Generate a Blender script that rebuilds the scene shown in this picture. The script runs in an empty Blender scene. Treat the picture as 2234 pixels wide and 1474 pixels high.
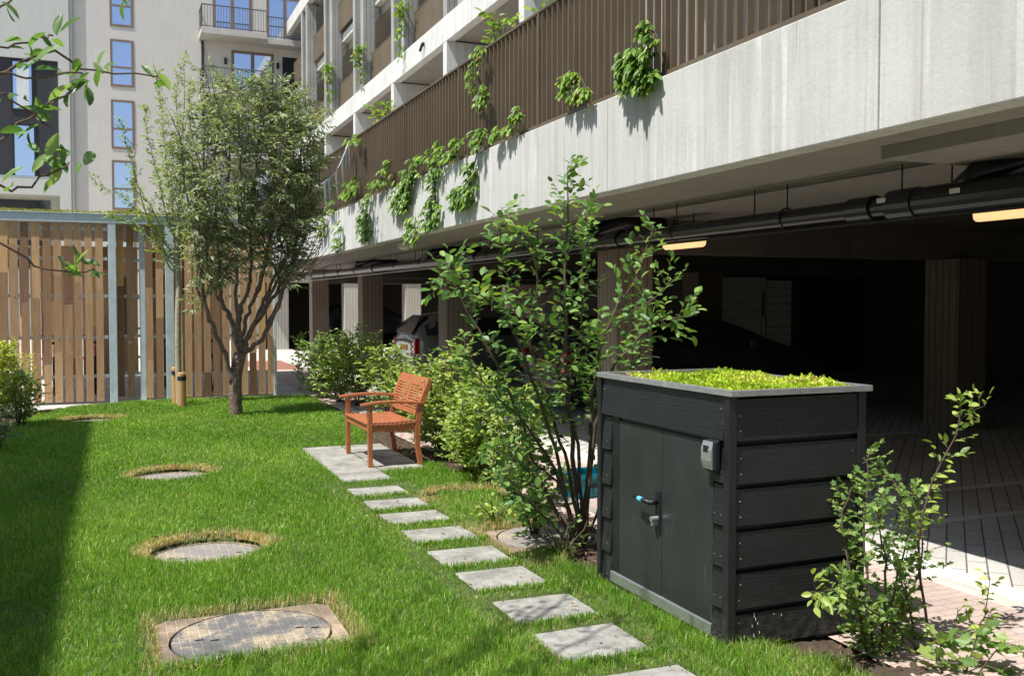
import bpy, math, random
import numpy as np
from mathutils import Vector

# ------------------------------------------------------------------ camera, sky, sun, exposure
S = bpy.context.scene
F, CX, CY, H = 2100.0, 1117.0, 737.0, 1.62
TH, PI_ = math.atan(871 / F), math.atan(75 / F)
cam = bpy.data.objects.new("camera", bpy.data.cameras.new("camera"))
S.collection.objects.link(cam)
cam.location = (0, 0, H)
cam.rotation_euler = (math.pi / 2 - PI_, 0, -TH)
cam.data.sensor_width = 36
cam.data.lens = 36 * F / 2234
cam.data.clip_start = 0.05
cam.data.clip_end = 1000
S.camera = cam

SUN_EL, SUN_AZ = math.radians(61.5), math.radians(18)      # light travels towards +X, a little +Y
sun_to = Vector((-math.cos(SUN_AZ) * math.cos(SUN_EL), -math.sin(SUN_AZ) * math.cos(SUN_EL), math.sin(SUN_EL)))
W = bpy.data.worlds.new("World")
S.world = W
W.use_nodes = True
wn = W.node_tree.nodes
bg = wn["Background"]
sky = wn.new("ShaderNodeTexSky")
sky.sky_type = 'NISHITA'
sky.sun_disc = False
sky.sun_elevation = SUN_EL
sky.sun_rotation = math.atan2(sun_to.x, sun_to.y)
sky.air_density = 1.0
sky.dust_density = 0.8
W.node_tree.links.new(sky.outputs[0], bg.inputs[0])
bg.inputs[1].default_value = 0.13
sl = bpy.data.lights.new("sun", 'SUN')
sl.energy = 4.9
sl.angle = math.radians(0.5)
sl.color = (1.0, 0.97, 0.92)
so = bpy.data.objects.new("sun", sl)
S.collection.objects.link(so)
so.rotation_euler = sun_to.to_track_quat('Z', 'Y').to_euler()
so.location = (-10, -5, 20)
S.view_settings.view_transform = 'Standard'
S.view_settings.look = 'None'
S.view_settings.exposure = 0.55
S.view_settings.gamma = 1
S.cycles.max_bounces = 6
S.cycles.diffuse_bounces = 4
S.cycles.glossy_bounces = 3
S.cycles.transparent_max_bounces = 6
S.cycles.use_denoising = True

# ------------------------------------------------------------------ measuring helpers (pixel of the photo -> point in the place)
def ray(u, v):
    a = (u - CX) / F
    b = -(v - CY) / F
    fw = math.cos(PI_) + b * math.sin(PI_)
    up = -math.sin(PI_) + b * math.cos(PI_)
    return np.array([a * math.cos(TH) + fw * math.sin(TH), -a * math.sin(TH) + fw * math.cos(TH), up])
O = np.array([0, 0, H])
def gz(u, v, h=0.0):
    d = ray(u, v); return O + d * (h - H) / d[2]
def gx(u, v, x):
    d = ray(u, v); return O + d * x / d[0]
def gy(u, v, y):
    d = ray(u, v); return O + d * y / d[1]

rng = np.random.default_rng(7)
random.seed(7)
R = random.uniform

# ------------------------------------------------------------------ materials
def srgb(c):
    if isinstance(c, str):
        c = c.lstrip('#'); c = [int(c[i:i + 2], 16) / 255 for i in (0, 2, 4)]
    return tuple((x / 12.92 if x <= 0.04045 else ((x + 0.055) / 1.055) ** 2.4) for x in c) + (1,)

class NT:
    def __init__(s, name):
        s.m = bpy.data.materials.new(name); s.m.use_nodes = True
        s.n = s.m.node_tree.nodes; s.l = s.m.node_tree.links
        s.b = s.n["Principled BSDF"]; s.out = s.n["Material Output"]
    def new(s, t, **k):
        x = s.n.new(t)
        for a, v in k.items():
            if a.startswith('i_'):
                x.inputs[a[2:].replace('_', ' ')].default_value = v
            else:
                setattr(x, a, v)
        return x
    def link(s, a, b): s.l.new(a, b)
    def coord(s, scale=(1, 1, 1), rot=(0, 0, 0), loc=(0, 0, 0), kind='Object'):
        tc = s.new("ShaderNodeTexCoord"); mp = s.new("ShaderNodeMapping")
        mp.inputs['Scale'].default_value = scale; mp.inputs['Rotation'].default_value = rot; mp.inputs['Location'].default_value = loc
        s.link(tc.outputs[kind], mp.inputs[0]); return mp.outputs[0]
    def noise(s, vec, scale, detail=4, rough=0.6):
        x = s.new("ShaderNodeTexNoise"); x.inputs['Scale'].default_value = scale
        x.inputs['Detail'].default_value = detail; x.inputs['Roughness'].default_value = rough
        s.link(vec, x.inputs['Vector']); return x.outputs['Fac']
    def ramp(s, fac, stops):
        x = s.new("ShaderNodeValToRGB"); e = x.color_ramp.elements
        while len(e) < len(stops): e.new(0.5)
        for i, (p, c) in enumerate(stops):
            e[i].position = p; e[i].color = c if len(c) == 4 else tuple(c) + (1,)
        s.link(fac, x.inputs[0]); return x.outputs[0]
    def mix(s, fac, a, b, mode='MIX'):
        x = s.new("ShaderNodeMix", data_type='RGBA', blend_type=mode)
        for sock, val in ((x.inputs[0], fac), (x.inputs[6], a), (x.inputs[7], b)):
            if hasattr(val, 'is_linked') or hasattr(val, 'links'): s.link(val, sock)
            else: sock.default_value = val
        return x.outputs[2]
    def bump(s, h, strength=0.3, dist=0.01):
        x = s.new("ShaderNodeBump"); x.inputs['Strength'].default_value = strength; x.inputs['Distance'].default_value = dist
        s.link(h, x.inputs['Height']); s.link(x.outputs[0], s.b.inputs['Normal'])
    def col(s, c):
        if hasattr(c, 'links'): s.link(c, s.b.inputs['Base Color'])
        else: s.b.inputs['Base Color'].default_value = c
    def set(s, rough=0.6, metal=0.0, spec=0.5):
        s.b.inputs['Roughness'].default_value = rough; s.b.inputs['Metallic'].default_value = metal
        s.b.inputs['Specular IOR Level'].default_value = spec

MT = {}
def basic(key, c1, c2, scale=3, rough=0.7, metal=0.0, bump=0.15, bscale=40, stretch=(1, 1, 1), spec=0.4, detail=5):
    t = NT(key); v = t.coord(scale=stretch)
    n = t.noise(v, scale, detail)
    t.col(t.ramp(n, [(0.3, c1), (0.7, c2)]))
    t.set(rough, metal, spec)
    if bump: t.bump(t.noise(v, bscale, 4), bump, 0.01)
    MT[key] = t.m
    return t.m

def concrete(key, c1, c2, streak, bscale=30):
    t = NT(key)
    v = t.coord(); vs = t.coord(scale=(6, 6, 0.35))
    base = t.ramp(t.noise(v, 1.1, 7, 0.65), [(0.3, c1), (0.72, c2)])
    st = t.ramp(t.noise(vs, 1.6, 5, 0.6), [(0.46, (0, 0, 0, 1)), (0.72, (1, 1, 1, 1))])
    m = t.new("ShaderNodeMath", operation='MULTIPLY'); t.link(st, m.inputs[0]); m.inputs[1].default_value = 0.55
    c = t.mix(m.outputs[0], base, streak)
    st2 = t.ramp(t.noise(t.coord(scale=(9, 9, 0.5), loc=(3, 5, 1)), 1.3, 4), [(0.6, (0, 0, 0, 1)), (0.75, (1, 1, 1, 1))])
    m2 = t.new("ShaderNodeMath", operation='MULTIPLY'); t.link(st2, m2.inputs[0]); m2.inputs[1].default_value = 0.4
    c = t.mix(m2.outputs[0], c, tuple(min(1, x * 1.35) for x in c2[:3]) + (1,))
    if key == 'fascia_concrete':
        for loc, th, colr, amt in (((0, 0, 0), 0.66, (0.33, 0.29, 0.22, 1), 0.65), ((9, 4, 0), 0.64, (0.78, 0.78, 0.75, 1), 0.6), ((3, 17, 0), 0.69, (0.26, 0.25, 0.22, 1), 0.5)):
            ln = t.noise(t.coord(scale=(0.4, 1, 0.02), loc=loc), 9, 3, 0.6)
            fz = t.ramp(t.noise(t.coord(scale=(1, 2, 0.9), loc=loc), 1.5, 4), [(0.42, (0, 0, 0, 1)), (0.62, (1, 1, 1, 1))])
            k1 = t.ramp(ln, [(th, (0, 0, 0, 1)), (th + 0.035, (amt, amt, amt, 1))])
            mm = t.new("ShaderNodeMath", operation='MULTIPLY'); t.link(k1, mm.inputs[0]); t.link(fz, mm.inputs[1])
            c = t.mix(mm.outputs[0], c, colr)
    sp = t.ramp(t.noise(v, 55, 3), [(0.30, (0.86, 0.86, 0.85, 1)), (0.36, (1, 1, 1, 1))])
    c = t.mix(1.0, c, sp, 'MULTIPLY')
    t.col(c); t.set(0.85, 0, 0.3); t.bump(t.noise(v, bscale, 6), 0.25, 0.01)
    MT[key] = t.m
concrete('fascia_concrete', (0.50, 0.50, 0.465, 1), (0.62, 0.62, 0.585, 1), (0.36, 0.345, 0.30, 1))
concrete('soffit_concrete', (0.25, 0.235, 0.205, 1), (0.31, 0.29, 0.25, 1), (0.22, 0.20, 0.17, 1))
concrete('shaded_concrete', (0.10, 0.085, 0.068, 1), (0.14, 0.118, 0.095, 1), (0.08, 0.07, 0.055, 1))  # darkened soffit concrete: the car park's inner shade is in the colour
concrete('render_wall', (0.51, 0.485, 0.435, 1), (0.56, 0.53, 0.475, 1), (0.48, 0.455, 0.405, 1))
concrete('render_cool', (0.46, 0.465, 0.42, 1), (0.50, 0.505, 0.455, 1), (0.43, 0.43, 0.39, 1))
concrete('slab_concrete', (0.20, 0.19, 0.17, 1), (0.36, 0.345, 0.315, 1), (0.17, 0.16, 0.13, 1), 60)
t = NT('slab_weathered'); v = t.coord()
c = t.ramp(t.noise(v, 5.0, 8, 0.72), [(0.30, (0.17, 0.16, 0.135, 1)), (0.5, (0.29, 0.28, 0.25, 1)), (0.7, (0.40, 0.385, 0.35, 1))])
sp = t.ramp(t.noise(v, 34, 5, 0.7), [(0.30, (0.55, 0.52, 0.45, 1)), (0.45, (1, 1, 1, 1)), (0.72, (1.12, 1.12, 1.1, 1))])
t.col(t.mix(1.0, c, sp, 'MULTIPLY')); t.set(0.88, 0, 0.3); t.bump(t.noise(v, 70, 8, 0.7), 0.5, 0.01); MT['slab_weathered'] = t.m
concrete('balcony_concrete', (0.42, 0.40, 0.36, 1), (0.5, 0.475, 0.43, 1), (0.36, 0.34, 0.3, 1), 60)
basic('rail_grey', (0.10, 0.10, 0.10, 1), (0.14, 0.14, 0.14, 1), 5, 0.5, 0.1, 0.0)

def ribbed(key, c1, c2, scale=9.0):
    t = NT(key); v = t.coord()
    n = t.ramp(t.noise(v, 1.2, 5), [(0.3, c1), (0.7, c2)])
    # board-marked concrete: grooves run vertically, whichever way the face looks
    sx = t.new("ShaderNodeSeparateXYZ"); t.link(v, sx.inputs[0])
    a = t.new("ShaderNodeMath", operation='ADD'); t.link(sx.outputs[0], a.inputs[0]); t.link(sx.outputs[1], a.inputs[1])
    b = t.new("ShaderNodeMath", operation='MULTIPLY'); t.link(a.outputs[0], b.inputs[0]); b.inputs[1].default_value = scale
    f = t.new("ShaderNodeMath", operation='FRACT'); t.link(b.outputs[0], f.inputs[0])
    g = t.ramp(f.outputs[0], [(0.0, (0.45, 0.45, 0.45, 1)), (0.10, (0.45, 0.45, 0.45, 1)), (0.16, (1, 1, 1, 1))])
    t.col(t.mix(1.0, n, g, 'MULTIPLY')); t.set(0.85, 0, 0.25)
    t.bump(g, 0.8, 0.02)
    MT[key] = t.m
ribbed('ribbed_concrete', (0.27, 0.27, 0.25, 1), (0.36, 0.36, 0.335, 1), 7)
ribbed('ribbed_column', (0.20, 0.165, 0.13, 1), (0.26, 0.215, 0.17, 1), 11)
ribbed('ribbed_shaded', (0.13, 0.10, 0.07, 1), (0.17, 0.132, 0.095, 1), 9)  # darker copy of the column concrete, shade of the inner row painted in
ribbed('ribbed_pale', (0.42, 0.40, 0.34, 1), (0.5, 0.47, 0.41, 1), 9)

basic('bronze', (0.12, 0.09, 0.057, 1), (0.155, 0.118, 0.077, 1), 2, 0.5, 0.1, 0.0)
basic('bronze_frame', (0.17, 0.12, 0.085, 1), (0.21, 0.15, 0.11, 1), 2, 0.5, 0.1, 0.0)
basic('brown_wall', (0.12, 0.095, 0.07, 1), (0.16, 0.125, 0.095, 1), 2, 0.8)
basic('dark_wall', (0.035, 0.03, 0.024, 1), (0.05, 0.042, 0.034, 1), 2, 0.9)  # near black: the dimness of the enclosed car park sits in this colour
basic('galvanised', (0.46, 0.56, 0.60, 1), (0.62, 0.70, 0.73, 1), 9, 0.5, 0.15, 0.12, 25)
basic('aluminium', (0.36, 0.37, 0.37, 1), (0.5, 0.51, 0.50, 1), 14, 0.38, 0.7, 0.15, 60, (1, 1, 4))
basic('black_metal', (0.012, 0.013, 0.014, 1), (0.02, 0.021, 0.022, 1), 5, 0.45, 0.2, 0.05)
basic('pipe_black', (0.008, 0.008, 0.009, 1), (0.014, 0.014, 0.015, 1), 3, 0.28, 0.0, 0.03)
basic('steel', (0.45, 0.46, 0.47, 1), (0.6, 0.6, 0.6, 1), 8, 0.3, 0.9, 0.0)
basic('dark_cladding', (0.022, 0.023, 0.026, 1), (0.034, 0.035, 0.04, 1), 1.5, 0.7, 0, 0.2, 8, (8, 8, 1))
basic('rubber', (0.012, 0.012, 0.012, 1), (0.02, 0.02, 0.02, 1), 6, 0.9)
basic('turf_base', (0.045, 0.06, 0.018, 1), (0.09, 0.12, 0.035, 1), 14, 0.95, 0, 1.0, 30)
basic('soil', (0.035, 0.023, 0.015, 1), (0.09, 0.062, 0.042, 1), 14, 0.95, 0, 1.0, 30)
basic('bark_pear', (0.06, 0.042, 0.033, 1), (0.30, 0.21, 0.165, 1), 18, 0.85, 0, 0.8, 60, (1, 1, 2.5))
basic('bark_grey', (0.27, 0.24, 0.16, 1), (0.46, 0.42, 0.30, 1), 16, 0.85, 0, 0.5, 60, (1, 1, 2))
basic('twig', (0.06, 0.043, 0.03, 1), (0.13, 0.09, 0.062, 1), 30, 0.8, 0, 0.3)
basic('stake_wood', (0.38, 0.2, 0.07, 1), (0.55, 0.33, 0.13, 1), 4, 0.75, 0, 0.3, 30, (4, 4, 0.6))
basic('teal_plastic', (0.0, 0.10, 0.14, 1), (0.0, 0.26, 0.33, 1), 9, 0.3)
basic('plate_yellow', (0.6, 0.32, 0.03, 1), (0.65, 0.36, 0.04, 1), 4, 0.5)
basic('door_white', (0.72, 0.72, 0.69, 1), (0.8, 0.8, 0.77, 1), 3, 0.6)
basic('white_line', (0.55, 0.54, 0.5, 1), (0.68, 0.67, 0.63, 1), 20, 0.8)
basic('pennant_white', (0.62, 0.64, 0.68, 1), (0.7, 0.72, 0.75, 1), 4, 0.8, 0, 0)
basic('pennant_blue', (0.3, 0.5, 0.62, 1), (0.35, 0.55, 0.66, 1), 4, 0.8, 0, 0)
basic('lid_blue', (0.1, 0.42, 0.75, 1), (0.12, 0.48, 0.8, 1), 4, 0.4, 0, 0)
basic('curtain', (0.5, 0.52, 0.52, 1), (0.65, 0.67, 0.66, 1), 3, 0.9, 0, 0.4, 6, (10, 10, 0.4))

# painted black timber
t = NT('black_timber'); v = t.coord(scale=(1, 1, 1)); vg = t.coord(scale=(2, 2, 34))
c = t.ramp(t.noise(v, 2.2, 6, 0.65), [(0.3, (0.007, 0.0078, 0.009, 1)), (0.75, (0.0165, 0.0172, 0.0195, 1))])
g = t.ramp(t.noise(vg, 3.0, 5), [(0.35, (0.75, 0.75, 0.75, 1)), (0.6, (1.15, 1.15, 1.15, 1))])
c = t.mix(1.0, c, g, 'MULTIPLY')
sc = t.ramp(t.noise(t.coord(scale=(5, 5, 1.3), loc=(7, 2, 3)), 7, 3, 0.5), [(0.70, (0, 0, 0, 1)), (0.78, (1, 1, 1, 1))])
m = t.new("ShaderNodeMath", operation='MULTIPLY'); t.link(sc, m.inputs[0]); m.inputs[1].default_value = 0.22
c = t.mix(m.outputs[0], c, (0.15, 0.155, 0.17, 1))
sx = t.new("ShaderNodeSeparateXYZ"); t.link(v, sx.inputs[0])
mr = t.new("ShaderNodeMapRange"); t.link(sx.outputs[2], mr.inputs[0]); mr.inputs[1].default_value = 0.30; mr.inputs[2].default_value = 0.0; mr.inputs[3].default_value = 0.0; mr.inputs[4].default_value = 0.55
dn = t.ramp(t.noise(v, 22, 6, 0.7), [(0.42, (0, 0, 0, 1)), (0.7, (1, 1, 1, 1))])
md = t.new("ShaderNodeMath", operation='MULTIPLY'); t.link(mr.outputs[0], md.inputs[0]); t.link(dn, md.inputs[1])
t.col(t.mix(md.outputs[0], c, (0.12, 0.10, 0.08, 1))); t.set(0.5, 0, 0.5); t.bump(t.noise(vg, 4, 5), 0.5, 0.006); MT['black_timber'] = t.m

t = NT('door_paint'); v = t.coord()
c = t.ramp(t.noise(v, 3.0, 6, 0.65), [(0.3, (0.016, 0.018, 0.019, 1)), (0.75, (0.031, 0.034, 0.036, 1))])
sc = t.ramp(t.noise(t.coord(scale=(4, 9, 1.0)), 6, 4, 0.5), [(0.66, (0, 0, 0, 1)), (0.74, (1, 1, 1, 1))])
m = t.new("ShaderNodeMath", operation='MULTIPLY'); t.link(sc, m.inputs[0]); m.inputs[1].default_value = 0.25
t.col(t.mix(m.outputs[0], c, (0.16, 0.17, 0.18, 1))); t.set(0.45, 0, 0.5); t.bump(t.noise(v, 40, 4), 0.15, 0.004); MT['door_paint'] = t.m

# chair: oiled hardwood
t = NT('chair_wood'); v = t.coord(scale=(3, 3, 3)); w = t.coord(scale=(2, 2, 30))
c = t.ramp(t.noise(v, 5, 5), [(0.3, (0.33, 0.10, 0.038, 1)), (0.7, (0.46, 0.165, 0.07, 1))])
t.col(c); t.set(0.45, 0, 0.45); t.bump(t.noise(w, 6, 4), 0.15, 0.004); MT['chair_wood'] = t.m

# fence slats: colour of each board piece from its attribute
t = NT('slat_wood'); at = t.new("ShaderNodeAttribute", attribute_name='rnd')
c = t.ramp(at.outputs['Fac'], [(0.0, (0.17, 0.09, 0.05, 1)), (0.3, (0.34, 0.20, 0.115, 1)), (0.6, (0.50, 0.31, 0.175, 1)), (0.85, (0.56, 0.36, 0.20, 1)), (1.0, (0.66, 0.41, 0.19, 1))])
g = t.ramp(t.noise(t.coord(scale=(14, 14, 0.8)), 3, 5), [(0.3, (0.78, 0.78, 0.78, 1)), (0.7, (1.12, 1.12, 1.12, 1))])
t.col(t.mix(1.0, c, g, 'MULTIPLY')); t.set(0.75, 0, 0.3); t.bump(t.noise(t.coord(scale=(14, 14, 0.8)), 6, 4), 0.3, 0.005); MT['slat_wood'] = t.m

# leaf materials
def leafmat(key, stops, rough=0.45, trans=0.35, spec=0.4, tcol=1.6):
    t = NT(key); at = t.new("ShaderNodeAttribute", attribute_name='rnd')
    c = t.ramp(at.outputs['Fac'], stops)
    t.col(c); t.set(rough, 0, spec)
    tr = t.new("ShaderNodeBsdfTranslucent"); mx = t.new("ShaderNodeMixShader"); mx.inputs[0].default_value = trans
    c2 = t.mix(1.0, c, (tcol, tcol * 1.0, tcol * 0.45, 1), 'MULTIPLY')
    t.link(c2, tr.inputs[0]); t.link(t.b.outputs[0], mx.inputs[1]); t.link(tr.outputs[0], mx.inputs[2]); t.link(mx.outputs[0], t.out.inputs[0])
    MT[key] = t.m
leafmat('leaf_serviceberry', [(0, (0.055, 0.12, 0.03, 1)), (0.6, (0.125, 0.245, 0.055, 1)), (0.93, (0.25, 0.38, 0.085, 1)), (1, (0.30, 0.33, 0.09, 1))], 0.4)
leafmat('leaf_pear', [(0, (0.10, 0.145, 0.075, 1)), (0.5, (0.22, 0.285, 0.14, 1)), (0.9, (0.35, 0.41, 0.23, 1)), (1, (0.46, 0.44, 0.30, 1))], 0.42, 0.3)
leafmat('leaf_slim', [(0, (0.11, 0.19, 0.035, 1)), (0.6, (0.24, 0.35, 0.07, 1)), (1, (0.38, 0.47, 0.13, 1))], 0.5)
leafmat('leaf_hedge', [(0, (0.09, 0.16, 0.03, 1)), (0.5, (0.23, 0.34, 0.06, 1)), (0.9, (0.42, 0.51, 0.12, 1)), (1, (0.45, 0.47, 0.17, 1))], 0.45)
leafmat('leaf_hedge_dark', [(0, (0.07, 0.13, 0.03, 1)), (0.5, (0.15, 0.25, 0.055, 1)), (1, (0.28, 0.38, 0.09, 1))], 0.42)
leafmat('leaf_yellow', [(0, (0.18, 0.26, 0.02, 1)), (0.6, (0.38, 0.45, 0.04, 1)), (1, (0.52, 0.55, 0.10, 1))], 0.5)
leafmat('leaf_vine_dark', [(0, (0.05, 0.11, 0.02, 1)), (0.5, (0.11, 0.22, 0.035, 1)), (0.85, (0.22, 0.34, 0.06, 1)), (1, (0.34, 0.42, 0.10, 1))], 0.4, 0.35)
leafmat('leaf_vine', [(0, (0.08, 0.16, 0.02, 1)), (0.5, (0.16, 0.29, 0.04, 1)), (0.9, (0.27, 0.39, 0.06, 1)), (1, (0.34, 0.26, 0.08, 1))], 0.42, 0.4)
leafmat('leaf_apple', [(0, (0.07, 0.15, 0.035, 1)), (0.6, (0.14, 0.26, 0.06, 1)), (1, (0.26, 0.38, 0.14, 1))], 0.4, 0.4)
leafmat('leaf_field_maple', [(0, (0.09, 0.17, 0.04, 1)), (0.6, (0.17, 0.29, 0.07, 1)), (1, (0.30, 0.38, 0.11, 1))], 0.45)
leafmat('sedum_leaf', [(0, (0.26, 0.37, 0.02, 1)), (0.55, (0.46, 0.60, 0.04, 1)), (0.85, (0.58, 0.64, 0.10, 1)), (1, (0.46, 0.34, 0.16, 1))], 0.6, 0.3)
leafmat('moss_leaf', [(0, (0.16, 0.20, 0.03, 1)), (0.6, (0.30, 0.32, 0.06, 1)), (1, (0.38, 0.28, 0.10, 1))], 0.7, 0.2)
leafmat('grass_blade', [(0, (0.085, 0.19, 0.018, 1)), (0.45, (0.18, 0.345, 0.034, 1)), (0.78, (0.30, 0.48, 0.065, 1)), (0.82, (0.46, 0.58, 0.14, 1)), (0.86, (0.46, 0.36, 0.17, 1)), (1.0, (0.66, 0.54, 0.33, 1))], 0.42, 0.4, 0.4, 1.5)
leafmat('dead_leaf', [(0, (0.10, 0.055, 0.03, 1)), (1, (0.32, 0.16, 0.08, 1))], 0.8, 0.1)

def glassmat(key, c, rough=0.04, metal=0.75):
    t = NT(key); v = t.coord()
    t.col(c); t.set(rough, metal, 0.8); t.bump(t.noise(v, 0.6, 2), 0.06, 0.02); MT[key] = t.m
glassmat('window_glass', (0.48, 0.53, 0.66, 1), 0.03, 0.9)
glassmat('dark_glass', (0.02, 0.024, 0.03, 1), 0.04, 0.0)
def paint(key, c, rough=0.25):
    t = NT(key); t.col(c); t.set(rough, 0.35, 0.5); t.b.inputs['Coat Weight'].default_value = 0.8
    n = t.noise(t.coord(), 300, 2); t.bump(n, 0.02, 0.001); MT[key] = t.m
paint('silver_paint', (0.24, 0.255, 0.265, 1)); paint('dark_paint', (0.012, 0.013, 0.016, 1)); paint('grey_paint', (0.05, 0.05, 0.055, 1))
t = NT('tail_red'); t.col((0.5, 0.01, 0.015, 1)); t.set(0.15, 0, 0.6); MT['tail_red'] = t.m
t = NT('tail_clear'); t.col((0.7, 0.55, 0.5, 1)); t.set(0.15, 0, 0.6); MT['tail_clear'] = t.m
t = NT('lamp_tube'); t.b.inputs['Emission Color'].default_value = (1.0, 0.54, 0.24, 1); t.b.inputs['Emission Strength'].default_value = 0.9; t.col((0.5, 0.4, 0.3, 1)); MT['lamp_tube'] = t.m

# paving
def pavers(key, c1, c2, joint, bw, bh, rot, mortar, nscale=1.2, off=0.5):
    t = NT(key); v = t.coord(rot=(0, 0, rot)); v0 = t.coord()
    b = t.new("ShaderNodeTexBrick"); b.offset = off
    b.inputs['Scale'].default_value = 1; b.inputs['Brick Width'].default_value = bw; b.inputs['Row Height'].default_value = bh
    b.inputs['Mortar Size'].default_value = mortar; b.inputs['Mortar Smooth'].default_value = 0.2; b.inputs['Bias'].default_value = 0
    b.inputs['Color1'].default_value = c1; b.inputs['Color2'].default_value = c2; b.inputs['Mortar'].default_value = joint
    t.link(v, b.inputs['Vector'])
    n = t.ramp(t.noise(v0, nscale, 6, 0.65), [(0.3, (0.8, 0.8, 0.8, 1)), (0.7, (1.12, 1.11, 1.09, 1))])
    n2 = t.ramp(t.noise(v0, 60, 3), [(0.3, (0.85, 0.85, 0.85, 1)), (0.6, (1.05, 1.05, 1.05, 1))])
    t.col(t.mix(1.0, t.mix(1.0, b.outputs[0], n, 'MULTIPLY'), n2, 'MULTIPLY')); t.set(0.85, 0, 0.3)
    inv = t.new("ShaderNodeMath", operation='SUBTRACT'); inv.inputs[0].default_value = 1; t.link(b.outputs['Fac'], inv.inputs[1])
    t.bump(inv.outputs[0], 0.5, 0.006)
    MT[key] = t.m
pavers('parking_pavers', (0.46, 0.44, 0.405, 1), (0.52, 0.50, 0.465, 1), (0.13, 0.125, 0.115, 1), 0.46, 0.116, -math.radians(43), 0.0055)
pavers('pink_pavers', (0.46, 0.36, 0.31, 1), (0.54, 0.43, 0.375, 1), (0.33, 0.26, 0.22, 1), 0.21, 0.07, 0, 0.004)
pavers('pale_pavers', (0.52, 0.48, 0.42, 1), (0.60, 0.56, 0.5, 1), (0.33, 0.3, 0.26, 1), 0.3, 0.3, 0, 0.004)
pavers('red_pavers', (0.30, 0.13, 0.095, 1), (0.36, 0.17, 0.125, 1), (0.16, 0.09, 0.07, 1), 0.21, 0.07, 0, 0.004)
pavers('brick_wall', (0.33, 0.2, 0.19, 1), (0.4, 0.26, 0.24, 1), (0.42, 0.38, 0.36, 1), 0.21, 0.065, 0, 0.008)

# cast covers: worn cast iron and concrete with a chequered relief
def covermat(key, base1, base2, dirt, rib=True):
    t = NT(key); v = t.coord()
    n = t.noise(v, 3.6, 7, 0.75)
    c = t.ramp(n, [(0.32, base1), (0.5, base2), (0.58, dirt), (0.66, tuple(min(1, x * 1.25) for x in dirt[:3]) + (1,))])
    b = t.new("ShaderNodeTexBrick"); b.offset = 0.0
    b.inputs['Scale'].default_value = 1; b.inputs['Brick Width'].default_value = 0.048; b.inputs['Row Height'].default_value = 0.030
    b.inputs['Mortar Size'].default_value = 0.0035; b.inputs['Mortar Smooth'].default_value = 0.3
    b.inputs['Color1'].default_value = (1, 1, 1, 1); b.inputs['Color2'].default_value = (0.85, 0.85, 0.85, 1); b.inputs['Mortar'].default_value = (1.45, 1.42, 1.38, 1)
    t.link(v, b.inputs['Vector'])
    t.col(t.mix(1.0, c, b.outputs[0], 'MULTIPLY')); t.set(0.7, 0.1, 0.4)
    inv = t.new("ShaderNodeMath", operation='SUBTRACT'); inv.inputs[0].default_value = 1; t.link(b.outputs['Fac'], inv.inputs[1])
    t.bump(inv.outputs[0], 0.9, 0.008)
    MT[key] = t.m
covermat('cast_cover', (0.085, 0.085, 0.085, 1), (0.17, 0.165, 0.155, 1), (0.38, 0.31, 0.22, 1))
covermat('cover_frame', (0.15, 0.12, 0.09, 1), (0.25, 0.19, 0.135, 1), (0.36, 0.27, 0.19, 1))
covermat('cover_pale', (0.19, 0.18, 0.165, 1), (0.28, 0.26, 0.23, 1), (0.36, 0.30, 0.23, 1))

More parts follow.
